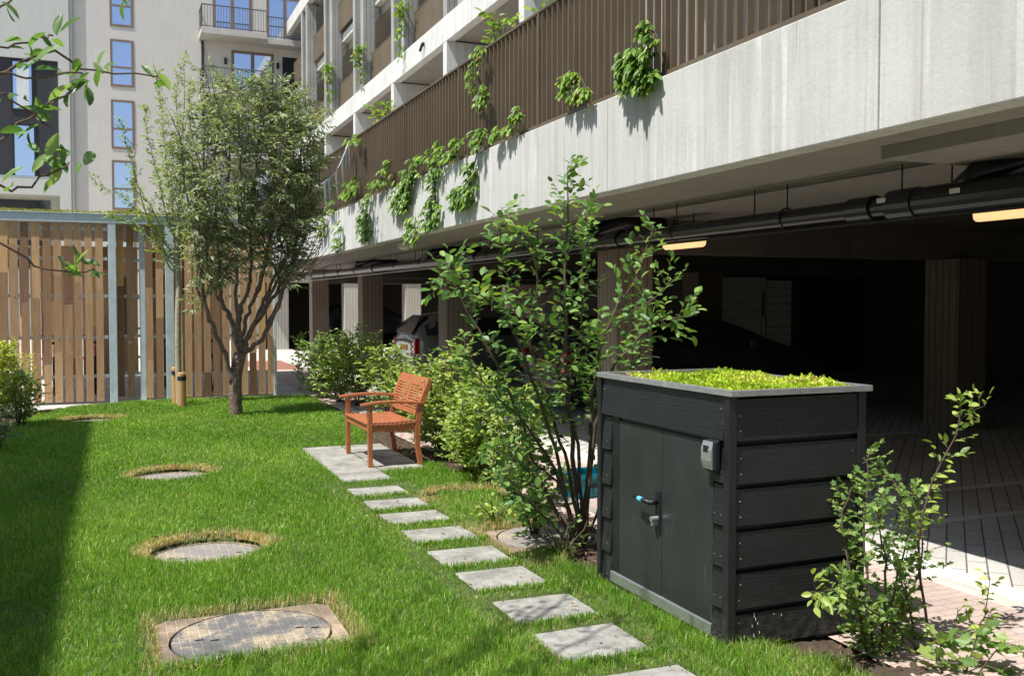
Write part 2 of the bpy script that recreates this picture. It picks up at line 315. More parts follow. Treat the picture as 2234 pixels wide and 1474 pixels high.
# ------------------------------------------------------------------ mesh helpers
class MB:
    def __init__(s): s.v = []; s.f = []; s.r = []; s.calls = []
    def add(s, vs, fs, r=None):
        s.calls.append((vs, fs, r)); o = len(s.v); s.v += [tuple(float(c) for c in p) for p in vs]; s.f += [tuple(i + o for i in f) for f in fs]
        s.r += [0.5 if r is None else r] * len(vs)
    def build_each(s, name, mat, parent=None, **k):
        for i, (vs, fs, r) in enumerate(s.calls):
            q = MB(); q.add(vs, fs, r); q.build(name, mat, parent, **k)
    def box(s, x0, x1, y0, y1, z0, z1, r=None):
        if x0 > x1: x0, x1 = x1, x0
        if y0 > y1: y0, y1 = y1, y0
        s.add([(x0, y0, z0), (x1, y0, z0), (x1, y1, z0), (x0, y1, z0), (x0, y0, z1), (x1, y0, z1), (x1, y1, z1), (x0, y1, z1)],
              [(0, 3, 2, 1), (4, 5, 6, 7), (0, 1, 5, 4), (1, 2, 6, 5), (2, 3, 7, 6), (3, 0, 4, 7)], r)
    def hexa(s, p, r=None):   # 8 points, bottom 4 then top 4
        s.add(p, [(0, 3, 2, 1), (4, 5, 6, 7), (0, 1, 5, 4), (1, 2, 6, 5), (2, 3, 7, 6), (3, 0, 4, 7)], r)
    def prism(s, poly, a0, a1, axis='z', r=None):
        n = len(poly)
        def P(p, a):
            return (p[0], p[1], a) if axis == 'z' else ((p[0], a, p[1]) if axis == 'y' else (a, p[0], p[1]))
        s.add([P(p, a0) for p in poly] + [P(p, a1) for p in poly],
              [tuple(range(n))[::-1], tuple(range(n, 2 * n))] + [(i, (i + 1) % n, n + (i + 1) % n, n + i) for i in range(n)], r)
    def tube(s, pts, rad, n=6, cap=True, r=None):
        pts = [Vector(p) for p in pts]
        if not hasattr(rad, '__len__'): rad = [rad] * len(pts)
        vs = []; prev = None
        for i, p in enumerate(pts):
            d = (pts[min(i + 1, len(pts) - 1)] - pts[max(i - 1, 0)])
            d = d.normalized() if d.length > 1e-9 else Vector((0, 0, 1))
            if prev is None:
                a = Vector((1, 0, 0)) if abs(d.x) < 0.8 else Vector((0, 1, 0))
                u = d.cross(a).normalized()
            else:
                u = (prev - d * prev.dot(d))
                u = u.normalized() if u.length > 1e-6 else d.orthogonal().normalized()
            prev = u; w = d.cross(u)
            for k in range(n):
                an = 2 * math.pi * k / n
                vs.append(p + (u * math.cos(an) + w * math.sin(an)) * rad[i])
        fs = []
        for i in range(len(pts) - 1):
            for k in range(n):
                fs.append((i * n + k, i * n + (k + 1) % n, (i + 1) * n + (k + 1) % n, (i + 1) * n + k))
        if cap: fs += [tuple(range(n))[::-1], tuple(range((len(pts) - 1) * n, len(pts) * n))]
        s.add(vs, fs, r)
    def disc(s, c, rad, z0, z1, n=48):
        s.prism([(c[0] + rad * math.cos(2 * math.pi * i / n), c[1] + rad * math.sin(2 * math.pi * i / n)) for i in range(n)], z0, z1)
    def build(s, name, mat, parent=None, smooth=False, bevel=0, loc=None):
        me = bpy.data.meshes.new(name)
        me.from_pydata(s.v, [], s.f); me.update()
        a = me.attributes.new('rnd', 'FLOAT', 'POINT'); a.data.foreach_set('value', s.r)
        return finish(name, me, mat, parent, smooth, bevel)

def finish(name, me, mat, parent=None, smooth=False, bevel=0):
    o = bpy.data.objects.new(name, me)
    if not isinstance(mat, (list, tuple)): mat = [mat]
    for m in mat: me.materials.append(MT[m])
    S.collection.objects.link(o)
    if parent is not None:
        o.parent = parent
        # vertices are in world space: shift them so that the part sits on its thing's base
        M = parent
        off = Vector((0, 0, 0))
        while M is not None: off += M.location; M = M.parent
        o.location = (0, 0, 0)
        if off.length > 0:
            co = np.empty(len(me.vertices) * 3, np.float32); me.vertices.foreach_get('co', co)
            co = (co.reshape(-1, 3) - np.array(off, np.float32)).ravel(); me.vertices.foreach_set('co', co); me.update()
    if smooth: me.polygons.foreach_set('use_smooth', [True] * len(me.polygons))
    if bevel:
        b = o.modifiers.new('bevel', 'BEVEL'); b.width = bevel; b.segments = 2; b.limit_method = 'ANGLE'
    return o

def tag(o, label=None, cat=None, group=None, kind=None):
    if label: o['label'] = label
    if cat: o['category'] = cat
    if group: o['group'] = group
    if kind: o['kind'] = kind
    return o
def empty(name, loc, label, cat, group=None):
    o = bpy.data.objects.new(name, None); o.empty_display_size = 0.1; S.collection.objects.link(o); o.location = loc
    return tag(o, label, cat, group)
def struct(o): o['kind'] = 'structure'; return o

# ---- leaves as numpy meshes
TPL = {
 'oval': (np.array([(0, 0, 0), (.13, .27, .05), (.36, .46, .08), (.64, .44, .07), (.86, .23, .0), (1, 0, -.10), (.86, -.23, .0), (.64, -.44, .07), (.36, -.46, .08), (.13, -.27, .05), (.5, 0, -.01)]), [(0, 10, 2, 1), (10, 4, 3, 2), (10, 5, 4), (0, 9, 8, 10), (10, 8, 7, 6), (10, 6, 5)]),
 'narrow': (np.array([(0, 0, 0), (.45, .5, .06), (1, 0, -.15), (.45, -.5, .06)]), [(0, 2, 1), (0, 3, 2)]),
 'lobed': (np.array([(0, 0, 0), (.15, .42, .08), (.38, .28, .05), (.62, .52, .1), (.72, .2, .04), (1, 0, -.05), (.72, -.2, .04), (.62, -.52, .1), (.38, -.28, .05), (.15, -.42, .08)]), [(0, 2, 1), (0, 4, 2), (2, 4, 3), (0, 5, 4), (0, 6, 5), (0, 8, 6), (6, 8, 7), (0, 9, 8)]),
}
def leaves_mesh(name, P, D, N, L, Wd, mat, parent, kind='oval', rnd=None):
    P = np.asarray(P, float); D = np.asarray(D, float); N = np.asarray(N, float)
    n = len(P)
    D /= np.linalg.norm(D, axis=1, keepdims=True) + 1e-9
    Sd = np.cross(N, D); Sd /= np.linalg.norm(Sd, axis=1, keepdims=True) + 1e-9
    U = np.cross(D, Sd)
    T, fs = TPL[kind]; k = len(T)
    V = P[:, None, :] + D[:, None, :] * (T[None, :, 0:1] * L[:, None, None]) + Sd[:, None, :] * (T[None, :, 1:2] * Wd[:, None, None]) + U[:, None, :] * (T[None, :, 2:3] * L[:, None, None])
    V = V.reshape(-1, 3)
    me = bpy.data.meshes.new(name)
    me.vertices.add(len(V)); me.vertices.foreach_set('co', V.astype(np.float32).ravel())
    li = np.concatenate([np.array(f) for f in fs]); tot = np.array([len(f) for f in fs])
    LI = (li[None, :] + (np.arange(n) * k)[:, None]).ravel()
    me.loops.add(len(LI)); me.loops.foreach_set('vertex_index', LI.astype(np.int32))
    TOT = np.tile(tot, n); ST = np.concatenate([[0], np.cumsum(TOT)[:-1]])
    me.polygons.add(len(TOT)); me.polygons.foreach_set('loop_start', ST.astype(np.int32)); me.polygons.foreach_set('loop_total', TOT.astype(np.int32))
    me.update(calc_edges=True)
    a = me.attributes.new('rnd', 'FLOAT', 'POINT')
    if rnd is None: rnd = rng.random(n)
    a.data.foreach_set('value', np.repeat(rnd, k).astype(np.float32))
    return finish(name, me, mat, parent)

def unit(v):
    v = np.asarray(v, float); return v / (np.linalg.norm(v) + 1e-9)
def smooth_path(pts, n):
    pts = np.asarray(pts, float)
    if len(pts) < 3:
        tt = np.linspace(0, 1, n)[:, None]; return pts[0] * (1 - tt) + pts[-1] * tt
    out = []
    seg = len(pts) - 1
    for q in np.linspace(0, seg - 1e-6, n):
        i = int(q); f = q - i
        p0 = pts[max(i - 1, 0)]; p1 = pts[i]; p2 = pts[i + 1]; p3 = pts[min(i + 2, seg)]
        out.append(0.5 * ((2 * p1) + (-p0 + p2) * f + (2 * p0 - 5 * p1 + 4 * p2 - p3) * f * f + (-p0 + 3 * p1 - 3 * p2 + p3) * f ** 3))
    return np.array(out)

def grow(stems, mb, leaf, tw_step=0.08, tw_len=(0.1, 0.25), t0=0.3, lf_step=0.03, up=0.5, droop=0.0, tw_r=0.003, leaf_on_stem=True, wob=0.01, nper=1, leafang=0.8):
    """stems: (points, r0, r1). Adds branch tubes to mb and appends leaves to leaf lists."""
    P, D, N = leaf
    for pts, r0, r1 in stems:
        ln = sum(np.linalg.norm(np.asarray(pts[i + 1]) - np.asarray(pts[i])) for i in range(len(pts) - 1))
        n = max(4, int(ln / 0.08)); path = smooth_path(pts, n)
        path[1:-1] += rng.normal(0, wob, (n - 2, 3)) * 0.6
        mb.tube(path, list(np.linspace(r0, r1, n)), 6)
        m = max(1, int(ln * (1 - t0) / tw_step))
        for k in range(m):
            for _ in range(nper):
                q = t0 + (1 - t0) * (k + rng.random()) / m
                fi = q * (n - 1); i = min(int(fi), n - 2); p = path[i] * (1 - (fi - i)) + path[i + 1] * (fi - i)
                ax = unit(path[i + 1] - path[i])
                sd = unit(rng.normal(0, 1, 3)); sd = unit(sd - ax * sd.dot(ax))
                d = unit(sd * (1 - up * 0.5) + ax * up + np.array([0, 0, 0.25 * up - droop]))
                L = rng.uniform(*tw_len) * (1.15 - 0.5 * q)
                e = p + d * L + np.array([0, 0, -droop * L * 0.6])
                mid = (p + e) / 2 + rng.normal(0, 0.06 * L, 3)
                mb.tube([p, mid, e], [tw_r, tw_r * 0.7, tw_r * 0.4], 3, cap=False)
                c = max(2, int(L / lf_step)); sgn = 1
                for j in range(c + 1):
                    f = (j + 0.4) / (c + 0.4)
                    b = p * (1 - f) ** 2 + 2 * mid * f * (1 - f) + e * f * f
                    td = unit(e - p); sgn = -sgn
                    s2 = unit(np.cross(td, np.array([0.1, 0.1, 1]) + rng.normal(0, 0.3, 3)))
                    ld = unit(td * (0.8 if j < c else 1.5) + s2 * sgn * leafang + rng.normal(0, 0.25, 3) + np.array([0, 0, -0.15 - droop]))
                    P.append(b); D.append(ld); N.append(unit(np.array([-0.25, -0.15, 1.0]) + rng.normal(0, 0.45, 3)))

def plant(name, label, cat, base, stems, leafmat_, kind, Lr, wr, group=None, bark='twig', part=('stems', 'foliage'), **kw):
    root = empty(name, tuple(base), label, cat, group)
    mb = MB(); leaf = ([], [], [])
    grow(stems, mb, leaf, **kw)
    mb.build(part[0], bark, root, smooth=True)
    n = len(leaf[0]); L = rng.uniform(Lr[0], Lr[1], n)
    leaves_mesh(part[1], leaf[0], leaf[1], leaf[2], L, L * wr * rng.uniform(0.85, 1.15, n), leafmat_, root, kind)
    return root

# ================================================================== GROUND
def sheet(name, x0, x1, y0, y1, z, mat):
    m = MB(); m.add([(x0, y0, z), (x1, y0, z), (x1, y1, z), (x0, y1, z)], [(0, 1, 2, 3)])
    return struct(m.build(name, mat))
sheet('ground', -60, 60, -40, 120, -0.10, 'pale_pavers')
sheet('pavement', -12, 3.22, 16.9, 60, -0.004, 'pale_pavers')
sheet('parking_floor', 4.70, 22, -12, 27.9, 0.0, 'parking_pavers')
sheet('parking_apron', 4.40, 4.70, -12, 27.9, 0.0, 'pale_pavers')
sheet('brick_path', 3.2, 4.40, -12, 24.0, 0.0, 'pink_pavers')
sheet('red_path', 3.2, 4.40, 24.0, 27.9, 0.0, 'red_pavers')
sheet('courtyard', 3.2, 22, 27.9, 60, 0.0, 'pale_pavers')
m = MB(); m.box(4.55, 4.72, -8, 27.9, -0.01, 0.004); struct(m.build('edge_line', 'white_line'))
for Yl in (-2.6, 0.0, 2.7, 5.3, 6.2, 9.2, 11.9, 14.6, 17.3, 20.0, 22.7):
    m = MB(); m.box(4.74, 9.4, Yl, Yl + 0.09, -0.01, 0.004); struct(m.build('bay_line', 'white_line'))

# lawn with sunken openings
STONES = [(1.86, 2.31, b) for b in (3.64, 4.24, 4.79, 5.39, 5.93, 6.54, 7.12, 7.65, 8.21)]
CIRC = [(0.55, 6.56, 0.37), (0.49, 9.62, 0.36), (-0.29, 14.6, 0.38), (2.71, 7.55, 0.36)]
RECT = [(0.17, 1.06, 4.40, 5.18), (2.38, 3.14, 5.72, 6.38)]
PATIO = [(1.90, 2.36, 8.50, 10.76), (2.36, 2.82, 8.98, 10.76)]
def lawn_right(y):
    return np.interp(y, [2.0, 3.3, 3.6, 5.0, 5.3, 6.4, 7.2, 8.2, 9.0, 9.6, 10.8, 12, 14, 16.9], [2.7, 3.02, 2.75, 2.75, 2.62, 2.92, 3.02, 3.06, 3.0, 2.80, 2.72, 2.95, 3.05, 3.1])
def lawn_left(y):
    return np.interp(y, [0, 12.8, 14.5, 15.9, 16.5, 16.9], [-1.45, -1.27, -1.2, -0.98, -0.5, 0.3])
def sunk(x, y, pad=0.0):
    m = np.zeros(np.shape(x), bool)
    for a, b, e in STONES: m |= (x > a - pad) & (x < b + pad) & (y > e - 0.43 - pad) & (y < e + pad)
    for a, b, r in CIRC: m |= ((x - a) ** 2 + (y - b) ** 2 < (r + pad) ** 2) & ((a < 2) | (y > b + .12 + .05 * np.sin(x * 20)))
    for a, b, c, d in RECT + PATIO: m |= (x > a - pad) & (x < b + pad) & (y > c - pad) & (y < d + pad)
    m |= (x > 2.60 - pad) & (x < 3.42) & (y > 3.70 - pad) & (y < 5.0 + pad)
    return m
def grid(name, x0, x1, y0, y1, st, zf, mat, keep=None):
    nx, ny = int((x1 - x0) / st) + 1, int((y1 - y0) / st) + 1
    xs, ys = np.meshgrid(np.linspace(x0, x1, nx), np.linspace(y0, y1, ny))
    z = zf(xs, ys); V = np.stack([xs, ys, z], -1).reshape(-1, 3)
    i = np.arange((nx - 1) * (ny - 1)); r = i // (nx - 1); c = i % (nx - 1); a = r * nx + c
    Fq = np.stack([a, a + 1, a + nx + 1, a + nx], 1)
    if keep is not None:
        k = keep(xs, ys).ravel(); Fq = Fq[k[Fq].all(1)]
    me = bpy.data.meshes.new(name); me.from_pydata(V.tolist(), [], Fq.tolist()); me.update()
    me.attributes.new('rnd', 'FLOAT', 'POINT')
    return finish(name, me, mat, None, True)
def wavy(x, y, a=0.012):
    return a * (np.sin(x * 3.1 + y * 1.7) + np.sin(x * 7.3 - y * 5.1) * 0.5 + np.sin(y * 11.7 + x * 2.2) * 0.3)
rr = np.random.default_rng(3)
def circ(x, y, pad=0.0):
    m = np.zeros(np.shape(x), bool)
    for a, b, r in CIRC: m |= ((x - a) ** 2 + (y - b) ** 2 < (r + pad) ** 2) & ((a < 2) | (y > b + .12))
    return m
def lawn_z(x, y): return np.where(circ(x, y), -0.10, np.where(sunk(x, y, 0.0), -0.05, 0.012 + wavy(x, y, 0.006)))
def lawn_keep(x, y): return (x < lawn_right(y)) & (x > lawn_left(y))
struct(grid('lawn_soil', -1.6, 3.2, 1.6, 16.9, 0.03, lawn_z, 'turf_base', lawn_keep))
def bed_z(x, y): return np.where((x > 2.38) & (x < 3.14) & (y > 5.72) & (y < 6.38), -0.05, -0.01 + wavy(x, y, 0.01) + rr.normal(0, 0.009, x.shape)) - np.where(lawn_keep(x, y), 0.045, 0)
struct(grid('planting_bed', 2.5, 3.42, 1.6, 17.2, 0.03, bed_z, 'soil'))
struct(grid('side_bed', -2.6, -0.7, 1.6, 16.2, 0.05, lambda x, y: -0.03 + wavy(x, y, 0.012) + rr.normal(0, 0.01, x.shape), 'soil'))
m = MB(); m.box(-2.7, -0.35, 16.15, 16.85, -0.08, 0.012); struct(m.build('paved_strip', 'pale_pavers'))
m = MB(); m.box(3.42, 3.50, 5.2, 17.2, -0.1, 0.006); struct(m.build('kerb', 'slab_concrete'))

# grass blades
def blades(x, y, h, wd, dry, ):
    n = len(x)
    base = np.stack([x, y, np.where(sunk(x, y), -0.01, 0.005)], 1)
    an = rng.uniform(0, 2 * np.pi, n); lean = np.abs(rng.normal(0.32, 0.28, n))
    d = np.stack([np.cos(an), np.sin(an), np.zeros(n)], 1)
    a2 = rng.uniform(0, 2 * np.pi, n); s = np.stack([np.cos(a2), np.sin(a2), np.zeros(n)], 1) * (wd / 2)[:, None]
    upv = np.array([0, 0, 1.0])
    mid = base + upv * (h * 0.58)[:, None] + d * (h * lean * 0.35)[:, None]
    tip = base + upv * (h * np.clip(1 - lean * 0.45, 0.35, 1))[:, None] + d * (h * lean * 1.1)[:, None]
    V = np.stack([base - s, base + s, mid + s * 0.8, mid - s * 0.8, tip], 1).reshape(-1, 3)
    rnd = np.where(rng.random(n) < dry, rng.uniform(0.86, 1, n), np.clip(rng.normal(0.42, 0.2, n) , 0, 0.80))
    return V, rnd
def grass_points(x0, x1, y0, y1, dens):
    n = int((x1 - x0) * (y1 - y0) * dens)
    x = rng.uniform(x0, x1, n); y = rng.uniform(y0, y1, n)
    jag = 0.05 * np.sin(y * 9 + 1) + 0.03 * np.sin(y * 23) + rng.normal(0, 0.02, n)
    k = (x < lawn_right(y) + jag) & (x > lawn_left(y) + jag)
    # inside camera wedge only (with margin)
    r_ = x * math.cos(TH) - y * math.sin(TH); f_ = x * math.sin(TH) + y * math.cos(TH)
    k &= (np.abs(r_) < f_ * 0.60 + 0.3) & (f_ > 2.0)
    k &= ~sunk(x, y, -0.015)
    return x[k], y[k]
Vs, Rs = [], []
def dist_to_cover(x, y):
    d = np.full(x.shape, 9.0)
    for a, b, r in CIRC: d = np.minimum(d, np.abs(np.hypot(x - a, y - b) - r) + np.where(y > b - 0.15, 0, 0.09))
    for a, b, c, e in RECT:
        dx = np.maximum(np.maximum(a - x, x - b), 0); dy = np.maximum(np.maximum(c - y, y - e), 0); d = np.minimum(d, np.hypot(dx, dy) + 0.03)
    return d
for (y0, y1, dens, w0, hh) in ((2.0, 4.6, 15000, 0.0033, 0.062), (4.6, 6.6, 11000, 0.0038, 0.06), (6.6, 9.5, 7500, 0.0050, 0.056), (9.5, 12.5, 4800, 0.0068, 0.054), (12.5, 16.9, 3400, 0.0088, 0.052)):
    x, y = grass_points(-1.6, 3.25, y0, y1, dens)
    pn = (np.sin(x * 2.3 + np.sin(y * 1.1) * 2) + np.sin(y * 1.9 + x * 0.7) + np.sin(x * 5.1 - y * 3.3) * 0.5) / 2.5
    h = hh * rng.uniform(0.55, 1.25, len(x)) * (1 + 0.22 * pn)
    dc = dist_to_cover(x, y)
    dry = np.clip(0.035 + 0.03 * pn + np.clip(0.95 * (1 - dc / 0.13), 0, 0.9), 0, 1)
    gap = (x > 1.7) & (x < 2.45) & (y < 8.3)
    h = np.where(gap, h * 0.62, h); dry = np.where(gap, dry + 0.08, dry)
    near_shed = (x > 2.30) & (y < 5.6); h = np.where(near_shed, h * 1.25, h); dry = np.where(near_shed & (x > 2.6), dry + 0.12, dry)
    soilr = (x > 2.25) & (y > 5.3) & (y < 6.6); dry = np.where(soilr, dry + 0.25, dry)
    h = np.where(sunk(x, y, 0.02), h * 0.8, h)
    V, rd = blades(x, y, h, w0 * rng.uniform(0.7, 1.3, len(x)), dry)
    rd = np.where(rd < 0.8, np.clip(rd + 0.15 * pn + 0.10 * np.sin(x * 13 + 3 * np.sin(y * 7)) * np.sin(y * 11 + x * 3), 0, 0.80), rd)
    Vs.append(V); Rs.append(rd)
for a, b, r in CIRC + [(0.55, 6.56, 0.40)]:
    k = int(2500 * (7 / max(5, b)) ** 0.8); an = rng.uniform(-0.3, math.pi + .2, k); k_ = rng.random(k) < np.clip(.55 + .5 * np.sin(an * 3.1 + b) + .3 * np.sin(an * 8 + a * 5), .12, 1) * (.25 if a > 2 else 1); an = an[k_]; k = len(an); q_ = r + np.abs(rng.normal(0, .03, k)) * (1 + .6 * np.sin(an * 5 + b)) - .008
    hh = rng.uniform(.015, .045, k); V_, _ = blades(a + q_ * np.cos(an), b + q_ * np.sin(an), hh, np.full(k, .0035 + .0006 * b), 1.0)
    Vs.append(V_); Rs.append(rng.uniform(.80, 1, k))
for a, b, e in STONES:      # longer tufts lapping over the near edge of each stone
    k = 520; V_, r_ = blades(rng.uniform(a - .03, b + .05, k), e - .43 + rng.normal(-.015, .02, k), rng.uniform(.03, .068, k), rng.uniform(.003, .005, k) * (1 + e * .08), .06)
    Vs.append(V_); Rs.append(r_)
k = 1600; V_, r_ = blades(rng.uniform(.15, 1.1, k), 4.40 + rng.normal(-.01, .025, k), rng.uniform(.05, .11, k), rng.uniform(.003, .0045, k), .08); Vs.append(V_); Rs.append(r_)
V = np.concatenate(Vs); RD = np.concatenate(Rs); n = len(RD)
print('blades', n)
me = bpy.data.meshes.new('grass'); me.vertices.add(len(V)); me.vertices.foreach_set('co', V.astype(np.float32).ravel())
li = np.array([0, 1, 2, 3, 3, 2, 4]); LI = (li[None] + (np.arange(n) * 5)[:, None]).ravel()
me.loops.add(len(LI)); me.loops.foreach_set('vertex_index', LI.astype(np.int32))
TOT = np.tile([4, 3], n); ST = np.concatenate([[0], np.cumsum(TOT)[:-1]])
me.polygons.add(len(TOT)); me.polygons.foreach_set('loop_start', ST.astype(np.int32)); me.polygons.foreach_set('loop_total', TOT.astype(np.int32))
me.update(calc_edges=True)
me.attributes.new('rnd', 'FLOAT', 'POINT').data.foreach_set('value', np.repeat(RD, 5).astype(np.float32))
g = finish('grass', me, 'grass_blade'); tag(g, 'short bright green lawn grass with straw tufts round the covers', 'grass', kind='stuff')

# ================================================================== STONES, PATIO, COVERS
where = ['ninth stepping stone from the patio, cut off by the bottom edge of the photo', 'eighth stepping stone from the patio, broad pale one below the shed door corner', 'seventh stepping stone from the patio, level with the left shed door',
         'sixth stepping stone from the patio, dappled with shade', 'fifth stepping stone from the patio, dappled pale top', 'fourth stepping stone from the patio, left of the ribbed cover beside the bushes',
         'third stepping stone from the patio', 'second stepping stone from the patio, left of the round cover', 'narrow-looking stepping stone nearest the patio and chair']
for (a, b, e), lab in zip(STONES, where):
    m = MB(); j = [R(-0.012, 0.012) for _ in range(8)]
    m.hexa([(a + j[0], e - 0.43 + j[1], -0.05), (b + j[2], e - 0.43 + j[3], -0.05), (b + j[4], e + j[5], -0.05), (a + j[6], e + j[7], -0.05),
            (a + j[0], e - 0.43 + j[1], 0.016), (b + j[2], e - 0.43 + j[3], 0.018), (b + j[4], e + j[5], 0.014), (a + j[6], e + j[7], 0.017)])
    tag(m.build('stepping_stone', 'slab_weathered', bevel=0.007), lab, 'stepping stone', 'concrete stepping stones across the lawn')
m = MB()
for (x0, x1, y0, y1, n0, n1) in ((1.90, 2.36, 8.50, 10.76, 0, 5), (2.365, 2.825, 8.952, 10.76, 0, 4)):
    st = (y1 - y0) / n1
    for k in range(n1):
        m.box(x0 + 0.004, x1 - 0.004, y0 + k * st + 0.009, y0 + (k + 1) * st - 0.009, -0.05, 0.014 + R(0, 0.004))
tag(m.build('patio', 'slab_weathered', bevel=0.003), 'small patio of grey concrete slabs under the red-brown chair', 'patio')

GC = 'manhole covers sunk in the lawn'
def cover(c, r, label, mat='cast_cover', square=None, dz=0.0):
    root = empty('manhole_cover', (c[0], c[1], -0.03), label, 'manhole cover', GC)
    if square:
        x0, x1, y0, y1 = square; m = MB(); n = 40
        # square frame round the lid
        out = []
        for i in range(n):
            an = 2 * math.pi * i / n + math.pi / 4; dx, dy = math.cos(an), math.sin(an)
            k = min((x1 - c[0]) / abs(dx) if abs(dx) > 1e-6 else 9, (y1 - c[1]) / abs(dy) if abs(dy) > 1e-6 else 9)
            out.append((c[0] + dx * k, c[1] + dy * k))
        inn = [(c[0] + (r + 0.013) * math.cos(2 * math.pi * i / n + math.pi / 4), c[1] + (r + 0.013) * math.sin(2 * math.pi * i / n + math.pi / 4)) for i in range(n)]
        vs = [(p[0], p[1], 0.0) for p in out] + [(p[0], p[1], 0.0) for p in inn] + [(p[0], p[1], -0.05) for p in inn] + [(p[0], p[1], -0.05) for p in out]
        fs = []
        for i in range(n):
            j = (i + 1) % n
            fs += [(i, j, n + j, n + i), (n + i, n + j, 2 * n + j, 2 * n + i), (j, i, 3 * n + i, 3 * n + j)]
        m.add(vs, fs); m.build('frame', 'cover_frame', root)
        zt = 0.001
    else:
        m = MB(); n = 48
        for i in range(n):
            a0, a1 = 2 * math.pi * i / n, 2 * math.pi * (i + 1) / n
            m.hexa([(c[0] + rr_ * math.cos(a), c[1] + rr_ * math.sin(a), z) for z in (-0.10, -0.034) for (rr_, a) in ((r - 0.03, a0), (r - 0.005, a0), (r - 0.005, a1), (r - 0.03, a1))])
        m.build('frame', 'cover_frame', root); r -= 0.035; zt = -0.036
    m = MB(); m.disc(c, r, -0.12, zt); lid = m.build('lid', mat, root, bevel=0.003)
    m = MB()
    for sx in (-0.66, 0.62):
        for dx, dy in ((0, 0.02), (0.07, -0.01)):
            m.box(c[0] + sx * r + dx - 0.02, c[0] + sx * r + dx + 0.02, c[1] + dy - 0.008, c[1] + dy + 0.008, zt - 0.004, zt + 0.002)
    m.build_each('lifting_hole', 'rubber', root)
    return root
cover((0.61, 4.79), 0.375, 'round cast lid in a square frame, the nearest cover in the lawn', square=(0.18, 1.05, 4.41, 5.17))
cover((0.55, 6.56), 0.37, 'round cover with a wide straw-coloured rim, second nearest in the open lawn', 'cover_pale')
cover((0.49, 9.62), 0.36, 'round pale cover with a straw rim, level with the chair, left of the patio', 'cover_pale')
cover((-0.29, 14.6), 0.38, 'small-looking round cover furthest away, in front of the slat fence', 'cover_pale')
cover((2.71, 7.55), 0.36, 'round cover between the patio and the planting bed, mostly hidden by grass', 'cover_pale')
cover((2.76, 6.05), 0.33, 'ribbed cover in a square frame at the foot of the tall shrub', 'cover_pale', square=(2.40, 3.12, 5.74, 6.36))

